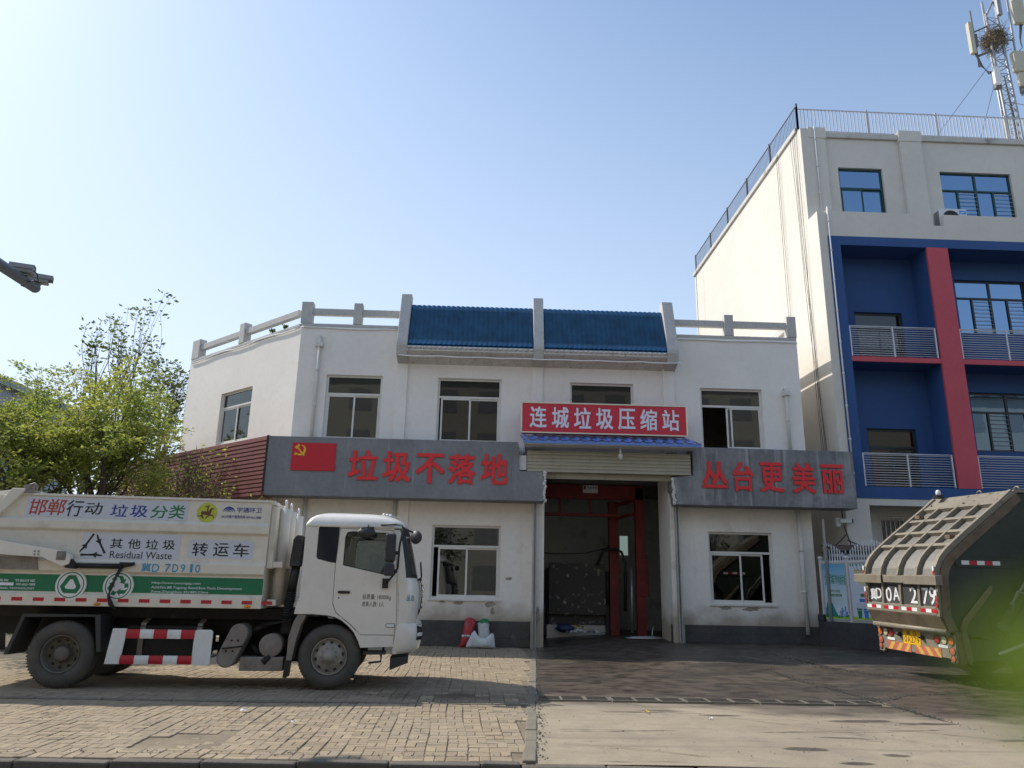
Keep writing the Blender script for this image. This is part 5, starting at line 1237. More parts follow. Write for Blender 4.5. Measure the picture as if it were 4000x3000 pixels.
for y0, sg2 in ((0.0, 1), (Wd-.06, -1)):
    FR = (lambda a, b_, d: (a, d, b_)) if sg2 == 1 else (lambda a, b_, d: (a, Wd-d, b_))
    q = MB(); plate(q, SIDE, [grow(DOOR_, .007)], FR, .05); co = q.build('cab_side', 'truck_white', tk, bev=.008)
    q = MB(); plate(q, DOOR_, [DWIN], FR, .05); dr = q.build('door', 'truck_white', tk, bev=.008)
    q = MB(); plate(q, grow(DWIN, .012), [grow(DWIN, -.014)], lambda a, b_, d, F_=FR: F_(a, b_, d+.004), .03); q.build('window_seal', 'black', dr)
    q = MB(); plate(q, DWIN, [], lambda a, b_, d, F_=FR: F_(a, b_, d+.02), .006); q.build('pane', 'cab_glass', dr)
    q = MB(); plate(q, [(.0,2.02),(-.1,2.03),(-.31,2.08),(-.335,2.12),(-.33,2.6),(-.3,2.625),(.02,2.62)], [], lambda a, b_, d, F_=FR: F_(a, b_, d-.004), .008); q.build('quarter_window', 'film', co)
    q = MB(); plate(q, rrect(.07,.27,1.52,1.565,.018), [], lambda a, b_, d, F_=FR: F_(a, b_, d-.02), .02); q.lathe([(0,-.006),(.012,-.006),(.012,.001)], (.09,(0 if sg2 == 1 else Wd),1.45), 'y', 10); q.build('handle', 'black', dr)
    q = MB(); plate(q, rrect(.9,1.05,.985,1.05,.02), [], lambda a, b_, d, F_=FR: F_(a, b_, d-.008), .008); lm = q.build('marker_lamp', 'black', tk)
    q = MB(); plate(q, rrect(.908,1.042,.993,1.042,.016), [], lambda a, b_, d, F_=FR: F_(a, b_, d-.0095), .001); q.build('lens', 'reflector_white', lm)
    if sg2 == 1:
        lettering('lettering', 'ink_black', [('总质量: 18000kg',(.48,.96,1.42,1.52)),('准乘人数: 3人',(.48,.85,1.315,1.4))], dr, -.0015, .004)
        q = MB(); q.tube([(1.0,-.012,1.2),(.5,-.01,1.23),(.1,-.006,1.3)], .006, 5)
b = MB(); b.box(.5,1.07,.04,.5,.74,.8); b.box(.5,1.06,.02,.5,.68,.72); b.build('entry_step', 'grey_part', tk)
b = MB(); b.box(.55,.92,.02,.3,.55,.6); b.tube([(.85,.05,.55),(.85,.05,.44),(.65,.05,.42)], .018, 6); b.tube([(.6,.1,.6),(.6,.1,.75)], .02, 6); b.tube([(.88,.1,.6),(.88,.1,.75)], .02, 6); b.build('entry_step', 'plastic', tk)
def plan(x0, x1, y0, y1, r0, r1, z, n=6):
    P = []
    for cx_, cy_, a0, r in ((x1-r1,y0+r1,-90,r1),(x1-r1,y1-r1,0,r1),(x0+r0,y1-r0,90,r0),(x0+r0,y0+r0,180,r0)):
        for i in range(n+1): t = rad(a0+90*i/n); P.append((cx_+r*math.cos(t), cy_+r*math.sin(t), z))
    return P
b = MB()
b.loft([plan(-.555,1.13,-.012,Wd+.012,.06,.3,2.62), plan(-.56,1.19,-.012,Wd+.012,.06,.34,2.645), plan(-.545,1.165,.0,Wd,.07,.34,2.69), plan(-.50,1.08,.05,Wd-.05,.1,.36,2.77), plan(-.43,.97,.13,Wd-.13,.14,.4,2.83), plan(-.32,.82,.28,Wd-.28,.2,.42,2.88), plan(-.15,.6,.55,Wd-.55,.2,.3,2.905), plan(.05,.35,.9,Wd-.9,.05,.05,2.91)], True, True)
b.build('cab_roof', 'truck_white', tk)
MB().prism([(-.555,1.2),(-.5,1.2),(-.5,2.62),(-.555,2.62)], 'y', .05, Wd-.05).build('cab_back', 'truck_white', tk)
b = MB(); b.box(-.5,1.1,.06,Wd-.06,1.16,1.22); b.build('cab_floor', 'seat', tk)
def fcol(z, lo_, hi_, x0, uf, out=0, n=9):
    """plan curve of the cab front at height z; lo_, hi_ pick a stretch of it (0 near side .. 1 far side)"""
    C_ = []
    for i in range(n+1):
        t = i/n*math.pi/2; C_.append((x0+(uf+out-x0)*math.sin(t)**.85, -out+.5*(1-math.cos(t))))
    C_ += [(uf+out, .5+(Wd-1)*k/6) for k in range(1, 6)]
    C_ += [(x, Wd-y) for x, y in C_[:n+1][::-1]]
    L_ = len(C_)-1; a, b_ = int(round(lo_*L_)), int(round(hi_*L_))
    return [(x, y, z) for x, y in C_[a:b_+1]]
WS = [(2.6,.955,1.2),(2.45,.98,1.245),(2.25,1.01,1.295),(2.05,1.04,1.34),(1.9,1.06,1.37),(1.8,1.065,1.39)]
NL = 9*2+6-0
b = MB(); b.loft([fcol(z, 3/24, 21/24, x0, uf) for z, x0, uf in WS], True, closed=False); b.build('windscreen', 'cab_glass', tk)
for lo_, hi_ in ((0, 3/24), (21/24, 1)):
    b = MB(); b.loft([fcol(z, lo_, hi_, x0, uf) for z, x0, uf in WS], True, closed=False); b.build('front_pillar', 'truck_white', tk)
b = MB(); b.loft([fcol(z, 2.4/24, 3.6/24, x0, uf, .004) for z, x0, uf in WS], True, closed=False); b.loft([fcol(2.6,2/24,22/24,.955,1.2,.004), fcol(2.5,2/24,22/24,.97,1.23,.004)], True, closed=False); b.loft([fcol(1.86,3/24,21/24,1.06,1.38,.004), fcol(1.8,3/24,21/24,1.065,1.39,.004)], True, closed=False); b.build('windscreen_seal', 'black', tk)
LWF = [(1.8,1.065,1.39),(1.72,1.07,1.44),(1.5,1.085,1.465),(1.26,1.095,1.44),(1.08,1.1,1.41),(1.0,1.1,1.36)]
b = MB(); b.loft([fcol(z,0,1,x0,uf) for z,x0,uf in LWF], True, closed=False); b.build('front_panel', 'truck_white', tk)
b = MB(); b.loft([fcol(z,8/24,16/24,x0,uf,.03) for z,x0,uf in [(1.76,1.07,1.42)]+LWF[1:4]+[(1.17,1.1,1.41)]], True, closed=False)
gr = b.build('grille', 'black', tk)
b = MB()
for z in (1.68,1.58,1.48,1.38,1.28): b.tube([(1.5,.5,z),(1.5,Wd-.5,z)], .018, 6)
b.lathe([(0,1.53),(.05,1.525),(.06,1.5)], (0,Wd/2,1.6), 'x', 16); b.build('grille_bar', 'chrome', gr)
q = MB()
for i, ch in enumerate('丛台'):
    glyph(q, ch, 0, 1, 1.42, 1.52, lambda a, z, d, i=i: (lambda t: (1.085+(1.468-1.085)*math.sin(t)**.85+.004, .5*(1-math.cos(t))-.003, z))((.30+.22*i)+.17*a), .02)
q.build('stencil_mark', 'spray_blue', tk, recalc=False)
b = MB(); b.tube([(1.43,.3,1.79),(1.47,.9,1.83),(1.44,1.0,2.1)], .012, 5); b.tube([(1.43,1.3,1.79),(1.47,1.9,1.83),(1.44,2.0,2.1)], .012, 5); b.box(1.4,1.47,.3,2.1,1.765,1.795); b.build('wiper', 'black', tk)
BM = [(1.05,1.1,1.44,0),(1.02,1.09,1.49,.012),(.9,1.07,1.5,.02),(.75,1.05,1.485,.02),(.64,1.03,1.46,.015),(.57,1.03,1.38,-.01),(.555,1.03,1.2,-.03)]
b = MB(); b.loft([fcol(z,0,1,x0,uf,o_) for z,x0,uf,o_ in BM], True, closed=False); b.loft([fcol(1.05,0,1,1.1,1.44), fcol(1.052,0,1,1.05,1.2)], False, closed=False); b.box(1.04,1.1,.0,.05,.57,1.04); bm_ = b.build('bumper', 'truck_white', tk)
for lo_, hi_ in ((5/24,8/24),(16/24,19/24)):
    b = MB(); b.loft([fcol(z,lo_,hi_,x0,uf,o_+.006) for z,x0,uf,o_ in [(1.03,1.09,1.48,.01),(.9,1.07,1.5,.02),(.78,1.055,1.488,.02)]], True, closed=False); hl = b.build('headlight', 'film', tk)
    b = MB(); b.loft([fcol(z,lo_+.01,hi_-.01,x0,uf,o_+.009) for z,x0,uf,o_ in [(.9,1.07,1.5,.02),(.84,1.06,1.495,.02)]], True, closed=False); b.build('lens', 'reflector_white', hl)
b = MB(); b.loft([fcol(z,9/24,15/24,x0,uf,o_+.004) for z,x0,uf,o_ in [(.98,1.08,1.495,.015),(.86,1.07,1.5,.02),(.7,1.04,1.475,.018)]], True, closed=False); b.build('air_slot', 'black', bm_)
b = MB(); b.box(1.02,1.3,.25,Wd-.25,.42,.55); b.prism([(1.0,.3),(1.0,.5),(1.3,.52),(1.3,.42)], 'y', .1, .45); b.build('lower_valance', 'plastic', tk)
# inside the cab
b = MB(); b.box(.82,1.25,.1,Wd-.1,1.5,1.82); b.prism([(.82,1.82),(1.3,1.84),(1.3,1.7),(.82,1.6)], 'y', .1, Wd-.1); b.build('dashboard', 'plastic', tk, bev=.04)
for y in (.35, 1.65):
    b = MB(); b.box(-.25,.3,y,y+.5,1.22,1.62); b.prism([(-.3,1.5),(-.15,1.5),(-.25,2.3),(-.37,2.3)], 'y', y, y+.5); b.build('seat', 'seat', tk, bev=.05)
b = MB(); b.tube([(.68+.1*math.sin(t*.2618),1.9+.22*math.cos(t*.2618),1.87+.2*math.sin(t*.2618)) for t in range(25)], .016, 6); b.tube([(.68,1.9,1.87),(.9,1.9,1.7)], .03, 8); b.build('steering_wheel', 'black', tk)
# mirrors
mr_ = MB(); mr_.box(.82,1.0,-.34,-.22,2.05,2.52); mm = mr_.build('mirror', 'plastic', tk, bev=.04, seg=3)
mr_ = MB(); mr_.box(.82,1.0,-.35,-.22,1.82,2.02); mr_.build('mirror', 'plastic', tk, bev=.04, seg=3)
b = MB(); b.tube([(.72,-.02,2.68),(.98,-.1,2.69),(1.08,-.2,2.66),(1.1,-.26,2.58),(1.06,-.28,2.3),(1.05,-.28,1.95),(1.0,-.2,1.86),(.9,-.05,1.74),(.86,-.0,1.7)], .018, 8); b.tube([(1.06,-.28,2.2),(.98,-.28,2.2)], .03, 6); b.tube([(1.05,-.28,1.9),(.98,-.28,1.9)], .03, 6); b.box(.8,.9,-.03,.0,1.62,1.78); b.build('mirror_arm', 'black', tk)
b = MB(); b.tube([(.88,-.02,2.69),(1.05,-.12,2.68),(1.15,-.2,2.6),(1.28,-.22,2.55)], .016, 8); b.build('mirror_arm', 'black', tk)
b = MB(); b.lathe([(0,-.07),(.06,-.065),(.1,-.035),(.115,.0),(.108,.02),(.0,.022)], (0,0,0), 'x', 24); b.xf(Matrix.Translation((1.33,-.2,2.47)) @ Matrix.Rotation(rad(55), 4, 'Z') @ Matrix.Rotation(rad(180), 4, 'Z')); b.build('convex_mirror', 'plastic', tk)
b = MB(); b.blob((.5,-.3,2.52), .15, .1, .095, 14, 8); b.prism([(.36,2.5),(.62,2.56),(.62,2.62),(.42,2.6)], 'y', -.36, -.24); b.tube([(.5,-.25,2.6),(.5,-.02,2.66)], .02, 6); b.build('kerb_mirror', 'plastic', tk)
b = MB()
for k in range(3): b.blob((.72+.06*k,.95+.0*k,2.93-.008*k), .04, .12, .035, 10, 6)
b.bar((.62,.9,2.91),(1.0,.92,2.9),.05,.012); b.build('roof_lamp', 'white_metal', tk)
# intake behind the cab, front mudguard
b = MB(); b.prism([(-.78,1.95),(-.6,1.95),(-.57,2.44),(-.6,2.47),(-.7,2.47),(-.75,2.4)], 'y', .05, .32); ik = b.build('air_intake', 'plastic', tk, bev=.02)
b = MB()
for i in range(9): b.box(-.765+.003*i,-.6,.044,.052,2.05+.04*i,2.065+.04*i)
b.build('louvre', 'black', ik)
b = MB(); b.tube([(-.68,.18,1.96),(-.7,.18,1.75),(-.72,.18,1.55)], .075, 12)
rs_ = []; 
b.tube([(-.72-.002*i,.18,1.55-.02*i) for i in range(21)], [.07 if i % 2 else .088 for i in range(21)], 12, smooth=False); b.build('intake_hose', 'black', ik)
b = MB(); b.prism([(-.42,1.16),(-.5,1.0),(-.56,.75),(-.6,.45),(-.68,.45),(-.68,.8),(-.62,1.05),(-.55,1.18)], 'y', .02, .42); b.build('mudguard', 'grey_part', tk)
b = MB(); b.prism([(-.64,.5),(-.66,.18),(-.72,.18),(-.7,.5)], 'y', .04, .4); b.build('mud_flap', 'hose', tk)
b = MB(); b.sheet([(.48,.66),(.44,.78),(.36,.92),(.26,1.02),(.14,1.1),(-.0,1.15),(-.25,1.17),(-.5,1.16)], 'y', .05, .45, .015); b.build('wheel_arch', 'chassis', tk); b = MB(); b.sheet([(.48,.66),(.44,.78),(.36,.92),(.26,1.02),(.14,1.1),(-.0,1.15),(-.25,1.17),(-.5,1.16)], 'y', Wd-.45, Wd-.05, .015); b.build('wheel_arch', 'chassis', tk)
# ================================================================== the rear loader on the right (local frame: x forward, y away from the street, z up; rear face near x = 0)
mk('loader_grey', (.235, .205, .157), .55, .1, var=.12, scale=1.2, fine=.18, stain=[((.2, .14, .08), 2.2, .6, .55), ((.48, .46, .42), 3, .64, .4)])
mk('loader_panel', (.195, .187, .17), .5, .2, var=.15, scale=1.5, fine=.15, stain=[((.23, .17, .1), 2.5, .58, .5)])
mk('loader_dark', (.05, .05, .052), .6, .1, var=.3, scale=2, stain=((.2, .19, .17), 2.2, .56, .5))
mk('loader_side', (.032, .042, .032), .6, .1, var=.3, scale=1.2, fine=.15, stain=[((.1, .085, .06), 1.6, .62, .5)])
mk('rust_edge', (.16, .12, .08), .75, .1, var=.3, scale=4, stain=((.07, .05, .035), 6, .55, .6))
mk('plate_yellow', (.75, .42, .015), .4, var=.05); mk('lamp_red', (.42, .02, .03), .25); mk('lamp_amber', (.6, .17, .03), .25); mk('lamp_clear', (.6, .55, .35), .2); mk('lamp_salmon', (.5, .12, .07), .3)
mk('chev_red', (.46, .14, .09), .45, var=.12, scale=9); mk('chev_yellow', (.62, .38, .09), .45, var=.12, scale=9); mk('paint_white', (.7, .7, .7), .6, var=.15, scale=12)
rl = thing('rear_loader_truck', 'dirty grey rear loader waste truck parked by the poster fence with its tailgate showing', 'truck', (9.0, 15.1, .0), rad(5.7), world=False)
rl.rotation_euler[0] = rad(1.6)
RW = 2.42
# rear profile from the top down: (x, z)
PRO = [(1.85,3.74),(1.55,3.50),(1.14,3.20),(.75,2.91),(.40,2.64),(.22,2.49),(.09,2.35),(.01,2.20),(-.03,2.05),(-.04,1.76),(-.055,1.28)]
def pro_off(h):
    out = []
    for i, p in enumerate(PRO):
        a = Vector(PRO[max(0,i-1)]); b_ = Vector(PRO[min(len(PRO)-1,i+1)]); d = (b_-a).normalized(); out.append((p[0]+d.y*h, p[1]-d.x*h))
    return out
OUT = pro_off(.075)
b = MB(); b.sheet(PRO, 'y', .06, RW-.06, .04, True); b.box(-.06,.0,.06,RW-.06,1.26,1.3); b.build('rear_panel', 'loader_panel', rl, recalc=True)
def rib(y0, y1, i0, i1, m='loader_grey', h=.1, name='rib'):
    O = pro_off(h); q = MB(); q.prism(PRO[i0:i1+1]+O[i0:i1+1][::-1], 'y', y0, y1); return q.build(name, m, rl, bev=.008)
for y in (0, RW-.09): rib(y, y+.09, 0, 8, 'loader_grey', .115, 'edge_rib'); rib(y, y+.09, 8, 10, 'loader_grey', .06, 'edge_rib')
for k in (1, 2, 3): y = RW*k/4; rib(y-.035, y+.035, 1, 8); rib(y-.035, y+.035, 8, 10, h=.05)
def crossrib(i, t, w=.085, h=.09, name='cross_rib'):
    a, c_ = Vector(PRO[i]), Vector(PRO[i+1]); d = (c_-a).normalized(); p = a.lerp(c_, t); n_ = Vector((d.y, -d.x))
    q = MB(); e = d*w/2; q.prism([tuple(p-e), tuple(p+e), tuple(p+e+n_*h), tuple(p-e+n_*h)], 'y', .09, RW-.09); q.build(name, 'loader_grey', rl, bev=.008)
crossrib(1, .02); crossrib(2, .0); crossrib(3, .0); crossrib(4, .1, .09); 
q = MB(); q.prism([(-.12,1.30),(-.05,1.30),(-.05,1.46),(-.12,1.46)], 'y', .09, RW-.09); q.build('cross_rib', 'loader_grey', rl, bev=.008)
b = MB(); b.prism([(1.9,3.76),(1.55,3.52),(1.52,3.58),(1.84,3.82),(3.4,3.86),(3.4,3.78)], 'y', -.02, RW+.02); b.build('roof_plate', 'loader_grey', rl, bev=.01)
b = MB()
for i in range(26): y = rnd.uniform(.1, RW-.1); t = rnd.uniform(.1,.9); x = 1.55+.33*t; z = 3.545+.24*t; scrap(b, (x,y,z+.02), rnd.uniform(.02,.06), 400+i)
b.build('debris', 'rust_edge', rl, recalc=False)
for y, x, z in ((2.2,1.22,3.36), (.32,.5,2.84)): 
    q = MB(); q.box(x-.05,x+.08,y-.1,y+.06,z-.04,z+.04); q.build('hinge_block', 'rust_edge', rl, bev=.01)
# shelf
b = MB(); b.prism([(-.17,1.88),(-.17,2.06),(-.02,2.08),(-.02,2.06),(-.15,2.045),(-.15,1.9),(-.02,1.9),(-.02,1.88)], 'y', 1.72, RW+.32); b.build('shelf', 'loader_grey', rl, bev=.008)
b = MB(); b.prism([(-.13,1.9),(-.13,2.05),(-.02,2.06),(-.02,1.9)], 'y', .95, 1.72); b.build('shelf', 'loader_grey', rl, bev=.008)
b = MB(); b.prism([(-.17,1.88),(-.17,2.06),(-.02,2.08),(-.02,1.88)], 'y', -.06, .95); b.build('shelf', 'loader_grey', rl, bev=.008)
# number fields
for k in range(4): q = MB(); q.prism([(-.058,1.49),(-.052,1.86),(-.04,1.86),(-.046,1.49)], 'y', RW*k/4+.05, RW*(k+1)/4-.05); q.build('number_field', 'loader_dark', rl)
def RF(x): return lambda a, z, d: (x-d, RW-a, z)      # seen from behind, a runs left to right
def rl_text(name, m, items, x, off=.012, parent=None):
    for s_, r in items: q = MB(); glyph(q, s_, *r, RF(x), off); q.build(name, m, parent or rl, recalc=False)
for s_, r in (('冀',(.12,.33,1.52,1.76)),('D',(.33,.52,1.55,1.78)),('0',(.68,.88,1.5,1.8)),('A',(.93,1.15,1.53,1.8)),('2',(1.5,1.72,1.5,1.82)),('7',(1.88,2.08,1.5,1.82)),('9',(2.1,2.28,1.5,1.84))):
    rl_text('painted_number', 'paint_white', [(s_, r)], -.062, .03)
for k in range(4):
    a0 = RW*k/4+.05; w_ = (RW/4-.1)/3
    for j in range(3):
        q = MB(); fr = RF(-.122); q.add([fr(a0+w_*j,1.35,0),fr(a0+w_*(j+1)-.004,1.35,0),fr(a0+w_*(j+1)-.004,1.42,0),fr(a0+w_*j,1.42,0)], [(0,1,2,3)]); q.build('reflector', 'reflector_red' if (j+k) % 2 else 'reflector_white', rl)
for y in (.0, RW-.06):
    for z, m_ in ((2.12,'reflector_red'),(2.2,'reflector_white'),(1.62,'reflector_red'),(1.5,'reflector_red'),(1.74,'reflector_white')):
        q = MB(); q.box(-.14,-.132 if z < 2 else -.12,y+.01,y+.055,z-.05,z+.05); q.build('reflector', m_, rl)
# lower lip, bar
b = MB(); b.prism([(-.055,1.30),(-.12,1.30),(.03,1.02),(.12,1.02)], 'y', .02, RW-.02); b.build('lower_lip', 'rust_edge', rl, bev=.008)
b = MB(); b.tube([(.04,.02,1.0),(.04,RW-.02,1.0)], .055, 14); b.build('bar', 'loader_grey', rl)
# bumper with lamps, number plate and chevrons
b = MB(); plate(b, [(.0,.43),(.15,.43),(.17,.5),(2.25,.5),(2.27,.43),(2.45,.43),(2.47,.95),(-.02,.95)], [], lambda a, z, d: (.14+d, a, z), .05); bp2 = b.build('bumper', 'loader_grey', rl, bev=.006)
for y, z, m_, r_ in ((2.36,.84,'lamp_amber',.075),(2.17,.84,'lamp_clear',.075),(1.98,.84,'lamp_red',.075),(.5,.83,'lamp_red',.075),(.29,.83,'lamp_clear',.075),(.09,.83,'lamp_amber',.075),(2.36,.66,'lamp_salmon',.07),(2.38,.53,'lamp_salmon',.055),(.08,.64,'lamp_salmon',.07),(.07,.5,'lamp_salmon',.055)):
    q = MB(); q.lathe([(r_+.012,.139),(r_+.012,.125),(r_,.125),(r_,.13)], (0,y,z), 'x', 20); lp = q.build('tail_lamp', 'black', rl)
    q = MB(); q.lathe([(r_,.128),(r_*.6,.118),(0,.114)], (0,y,z), 'x', 20); q.build('lens', m_, lp)
q = MB(); q.box(.128,.138,1.0,1.56,.655,.945); npl = q.build('number_plate', 'plate_yellow', rl)
rl_text('lettering', 'ink_black', [('冀',(.97,1.1,.84,.925)),('D',(1.2,1.3,.84,.92)),('0',(.905,.985,.69,.815)),('A',(1.0,1.095,.69,.815)),('2',(1.11,1.19,.69,.815)),('7',(1.205,1.285,.69,.815)),('9',(1.3,1.38,.69,.815))], .1275, .006, npl)
for y0, y1, dr_ in ((1.33,2.15,1), (.4,1.2,-1)):
    q = MB(); q.box(.131,.139,y0,y1,.49,.66); ch = q.build('chevron_board', 'chev_red', rl)
    q = MB(); fr = RF(.1305)
    for k in range(3):
        x0_ = (RW-y1)+.04+(y1-y0)*k/3; s_ = .14*dr_
        P_2 = [(x0_+max(0,-s_), .495),(x0_+.12+max(0,-s_), .495),(x0_+.12+max(0,s_), .655),(x0_+max(0,s_), .655)]
        q.add([fr(min(max(a, RW-y1), RW-y0), z, 0) for a, z in P_2], [(0,1,2,3)])
    q.build('chevron_stripes', 'chev_yellow', ch, recalc=False)
for y in (1.86, .2): 
    q = MB(); q.box(.13,.139,y,y+.26,.685,.735); lb2 = q.build('label_plate', 'reflector_white', rl)
rl_text('lettering', 'ink_grey', [('环卫 18867', (2.0,2.2,.697,.723))], .1295, .004, lb2)
for y in (1.66,.92): q = MB(); q.tube([(.13,y,.82),(.08,y,.84),(.04,y,.83)], [.05,.045,.02], 10); q.build('buffer', 'black', bp2)
for y in (-.03, RW+.0):
    b = MB(); b.prism([(.12,1.0),(.3,1.0),(.34,.42),(.22,.4),(.16,.95)], 'y', y, y+.04); b.build('side_bracket', 'rust_edge', rl)
# side skins
for y0, yo, sg2 in ((0, -.0, 1), (RW, 0, -1)):
    q = MB(); F2 = (lambda a, z, d: (a, d, z)) if sg2 == 1 else (lambda a, z, d: (a, RW-d, z))
    OUTER = PRO+[(.06,1.0),(.35,.98),(1.0,.85),(3.4,.85),(3.4,3.76)]
    plate(q, OUTER, [], F2, .05); sd = q.build('side_skin', 'loader_side', rl)
    O = pro_off(-.17); q = MB(); plate(q, PRO+[(.06,1.0),(.24,1.02)]+O[::-1], [], lambda a, z, d: F2(a, z, d-.03), .03); q.build('edge_band', 'rust_edge', rl, bev=.006)
    q = MB(); plate(q, [(.35,2.24),(1.65,2.24),(1.65,2.44),(.3,2.44)], [], lambda a, z, d: F2(a, z, d-.02), .02); pn = q.build('stiffener', 'loader_side', rl, bev=.006)
    for k in range(5):
        q = MB(); plate(q, rect(.46+.17*k,.625+.17*k,2.29,2.37), [], lambda a, z, d: F2(a, z, d-.0215), .001); q.build('reflector', 'reflector_red' if k % 2 else 'reflector_white', pn)
    q = MB(); plate(q, [(.95,1.85),(1.02,1.9),(1.0,1.78),(.42,1.18),(.36,1.05),(.44,.5),(.4,.42),(.33,.48),(.27,1.08),(.33,1.24)], [], lambda a, z, d: F2(a, z, d-.09), .06); q.build('side_arm', 'rust_edge', rl, bev=.01)
    s_y = -.14 if sg2 == 1 else RW+.14
    b = MB(); b.tube([(1.05,s_y,1.08),(2.6,s_y,2.9)], .11, 14); b.tube([(2.4,s_y,2.66),(3.1,s_y,3.45)], .05, 10); b.tube([(1.0,s_y,1.02),(1.1,s_y,1.14)], .13, 12); b.build('lift_cylinder', 'loader_side', rl)
    b = MB(); b.tube([(1.25,s_y-.1*sg2,1.55),(2.5,s_y-.1*sg2,3.0)], .025, 6); b.tube([(1.6,s_y-.1*sg2,1.75),(1.4,s_y-.12*sg2,1.8),(1.3,s_y-.1*sg2,1.6),(1.28,s_y-.1*sg2,1.45)], .02, 6); b.tube([(2.35,s_y-.1*sg2,2.5),(2.2,s_y-.14*sg2,2.45),(2.25,s_y-.1*sg2,2.3)], .03, 6); b.build('hydraulic_line', 'grey_part', rl)
    b = MB(); b.bar((1.5,s_y-.02,1.6),(1.75,s_y-.02,1.9),.1,.12); b.build('valve_block', 'loader_panel', rl, bev=.01)
q = MB(); q.bar((1.0,-.06,.62),(1.75,-.06,.86),.02,.05); q.build('white_strip', 'reflector_white', rl)
# body and running gear ahead of the tailgate
b = MB(); b.prism([(3.4,.95),(7.2,.95),(7.2,3.45),(3.4,3.7)], 'y', .02, RW-.02); b.build('body', 'loader_side', rl, bev=.05)
for x in (4.4, 5.4, 6.4): b = MB(); b.box(x,x+.1,-.02,.019,1.0,3.4); b.build('body_rib', 'loader_side', rl)
for y in (.7, 1.5): MB().box(.4,7.6,y,y+.12,.7,.95).build('chassis_rail', 'chassis', rl)
for x in (2.2, 3.5):
    for y, sg2 in ((.02, 1), (RW-.02, -1)):
        w = MB(); w.lathe([(r, y+h*sg2) for r, h in [(.29,.03),(.37,-.01),(.43,-.01),(.49,.03),(.51,.08),(.51,.5),(.49,.55),(.3,.56)]], (x,0,.5), 'y', 36, closed=True); wo_ = w.build('wheel', 'tyre', rl)
        w = MB(); w.lathe([(r, y+h*sg2) for r, h in [(.295,.03),(.27,.05),(.26,.16),(.13,.17),(.11,.06),(.0,.05)]], (x,0,.5), 'y', 24); w.build('rim', 'rim_dark', wo_)
b = MB(); b.sheet([(1.6,.8),(1.75,1.05),(4.0,1.05),(4.1,.8)], 'y', .0, .55, .02); b.build('mudguard', 'plastic', rl)
# beacon and eyes on the roof
b = MB(); b.box(1.6,1.78,2.0,2.15,3.8,3.88); bc = b.build('beacon', 'black', rl)
b = MB(); b.lathe([(.04,0),(.055,.03),(.055,.07),(.04,.11),(0,.13)], (1.69,2.07,3.88), 'z', 14); b.build('beacon_lens', 'white_metal', bc)
for y, x in ((1.1,1.95),(.1,2.0)): b = MB(); b.tube([(x,y+.07*math.cos(t*.5236),3.84+.06*math.sin(t*.5236)) for t in range(7)], .016, 6); b.build('lifting_eye', 'loader_grey', rl)

b = MB(); b.box(.42,1.66,.005,.04,.48,.87); b.build('side_skirt', 'loader_side', rl)
# cab at the far end (outside the photograph's frame)
b = MB(); b.loft([plan(7.4,9.1,.02,RW-.02,.06,.15,.7), plan(7.4,9.15,.0,RW,.06,.2,1.2), plan(7.4,9.1,.0,RW,.06,.2,1.85), plan(7.42,8.85,.05,RW-.05,.06,.25,2.7), plan(7.6,8.6,.3,RW-.3,.1,.2,2.9)], True, True); b.build('cab', 'loader_panel', rl)
for y in (-.004, RW-.02): b = MB(); b.prism([(7.75,1.9),(8.75,1.85),(8.6,2.55),(7.75,2.55)], 'y', y, y+.024); b.build('cab_window', 'film', rl)
b = MB(); b.prism([(9.11,1.9),(8.91,2.6),(8.88,2.6),(9.05,1.9)], 'y', .2, RW-.2); b.build('windscreen', 'film', rl)
for y, sg2 in ((.02, 1), (RW-.02, -1)):
    w = MB(); w.lathe([(r, y+h*sg2) for r, h in [(.29,.03),(.37,-.01),(.43,-.01),(.49,.03),(.51,.08),(.51,.25),(.49,.29),(.3,.3)]], (8.2,0,.5), 'y', 36, closed=True); wo_ = w.build('wheel', 'tyre', rl)
    w = MB(); w.lathe([(r, y+h*sg2) for r, h in [(.295,.03),(.27,.05),(.2,.02),(.1,-.03),(.0,-.04)]], (8.2,0,.5), 'y', 24); w.build('rim', 'rim', wo_)
# ================================================================== trees, shrubs, sacks, camera arm, far houses
def leafmat(name, col, trans, mixf=.45):
    mt, n, l = nodes_of(name); bs = n['Principled BSDF']; bs.inputs['Roughness'].default_value = .55; bs.inputs['Specular IOR Level'].default_value = .3
    at = n.new('ShaderNodeAttribute'); at.attribute_name = 'tone'
    c = mixn(n, l, col, at.outputs['Color'], 1.0, 'MULTIPLY'); l.new(c, bs.inputs['Base Color'])
    tr = n.new('ShaderNodeBsdfTranslucent'); c2 = mixn(n, l, trans, at.outputs['Color'], 1.0, 'MULTIPLY'); l.new(c2, tr.inputs[0])
    mx = n.new('ShaderNodeMixShader'); mx.inputs[0].default_value = mixf
    l.new(bs.outputs[0], mx.inputs[1]); l.new(tr.outputs[0], mx.inputs[2]); l.new(mx.outputs[0], n['Material Output'].inputs[0]); MAT[name] = mt
leafmat('leaf_spring', (.19, .215, .06), (.4, .44, .11)); leafmat('leaf_poplar', (.07, .095, .025), (.14, .18, .04)); leafmat('leaf_dark', (.05, .075, .02), (.08, .12, .02)); leafmat('leaf_near', (.3, .42, .08), (.5, .62, .12), .6)
mk('bark', (.075, .06, .046), .9, var=.3, scale=5, fine=.2, bump=.6, bscale=20); mk('bark_pale', (.2, .19, .16), .9, var=.2); mk('twig_brown', (.14, .085, .065), .9, var=.3)
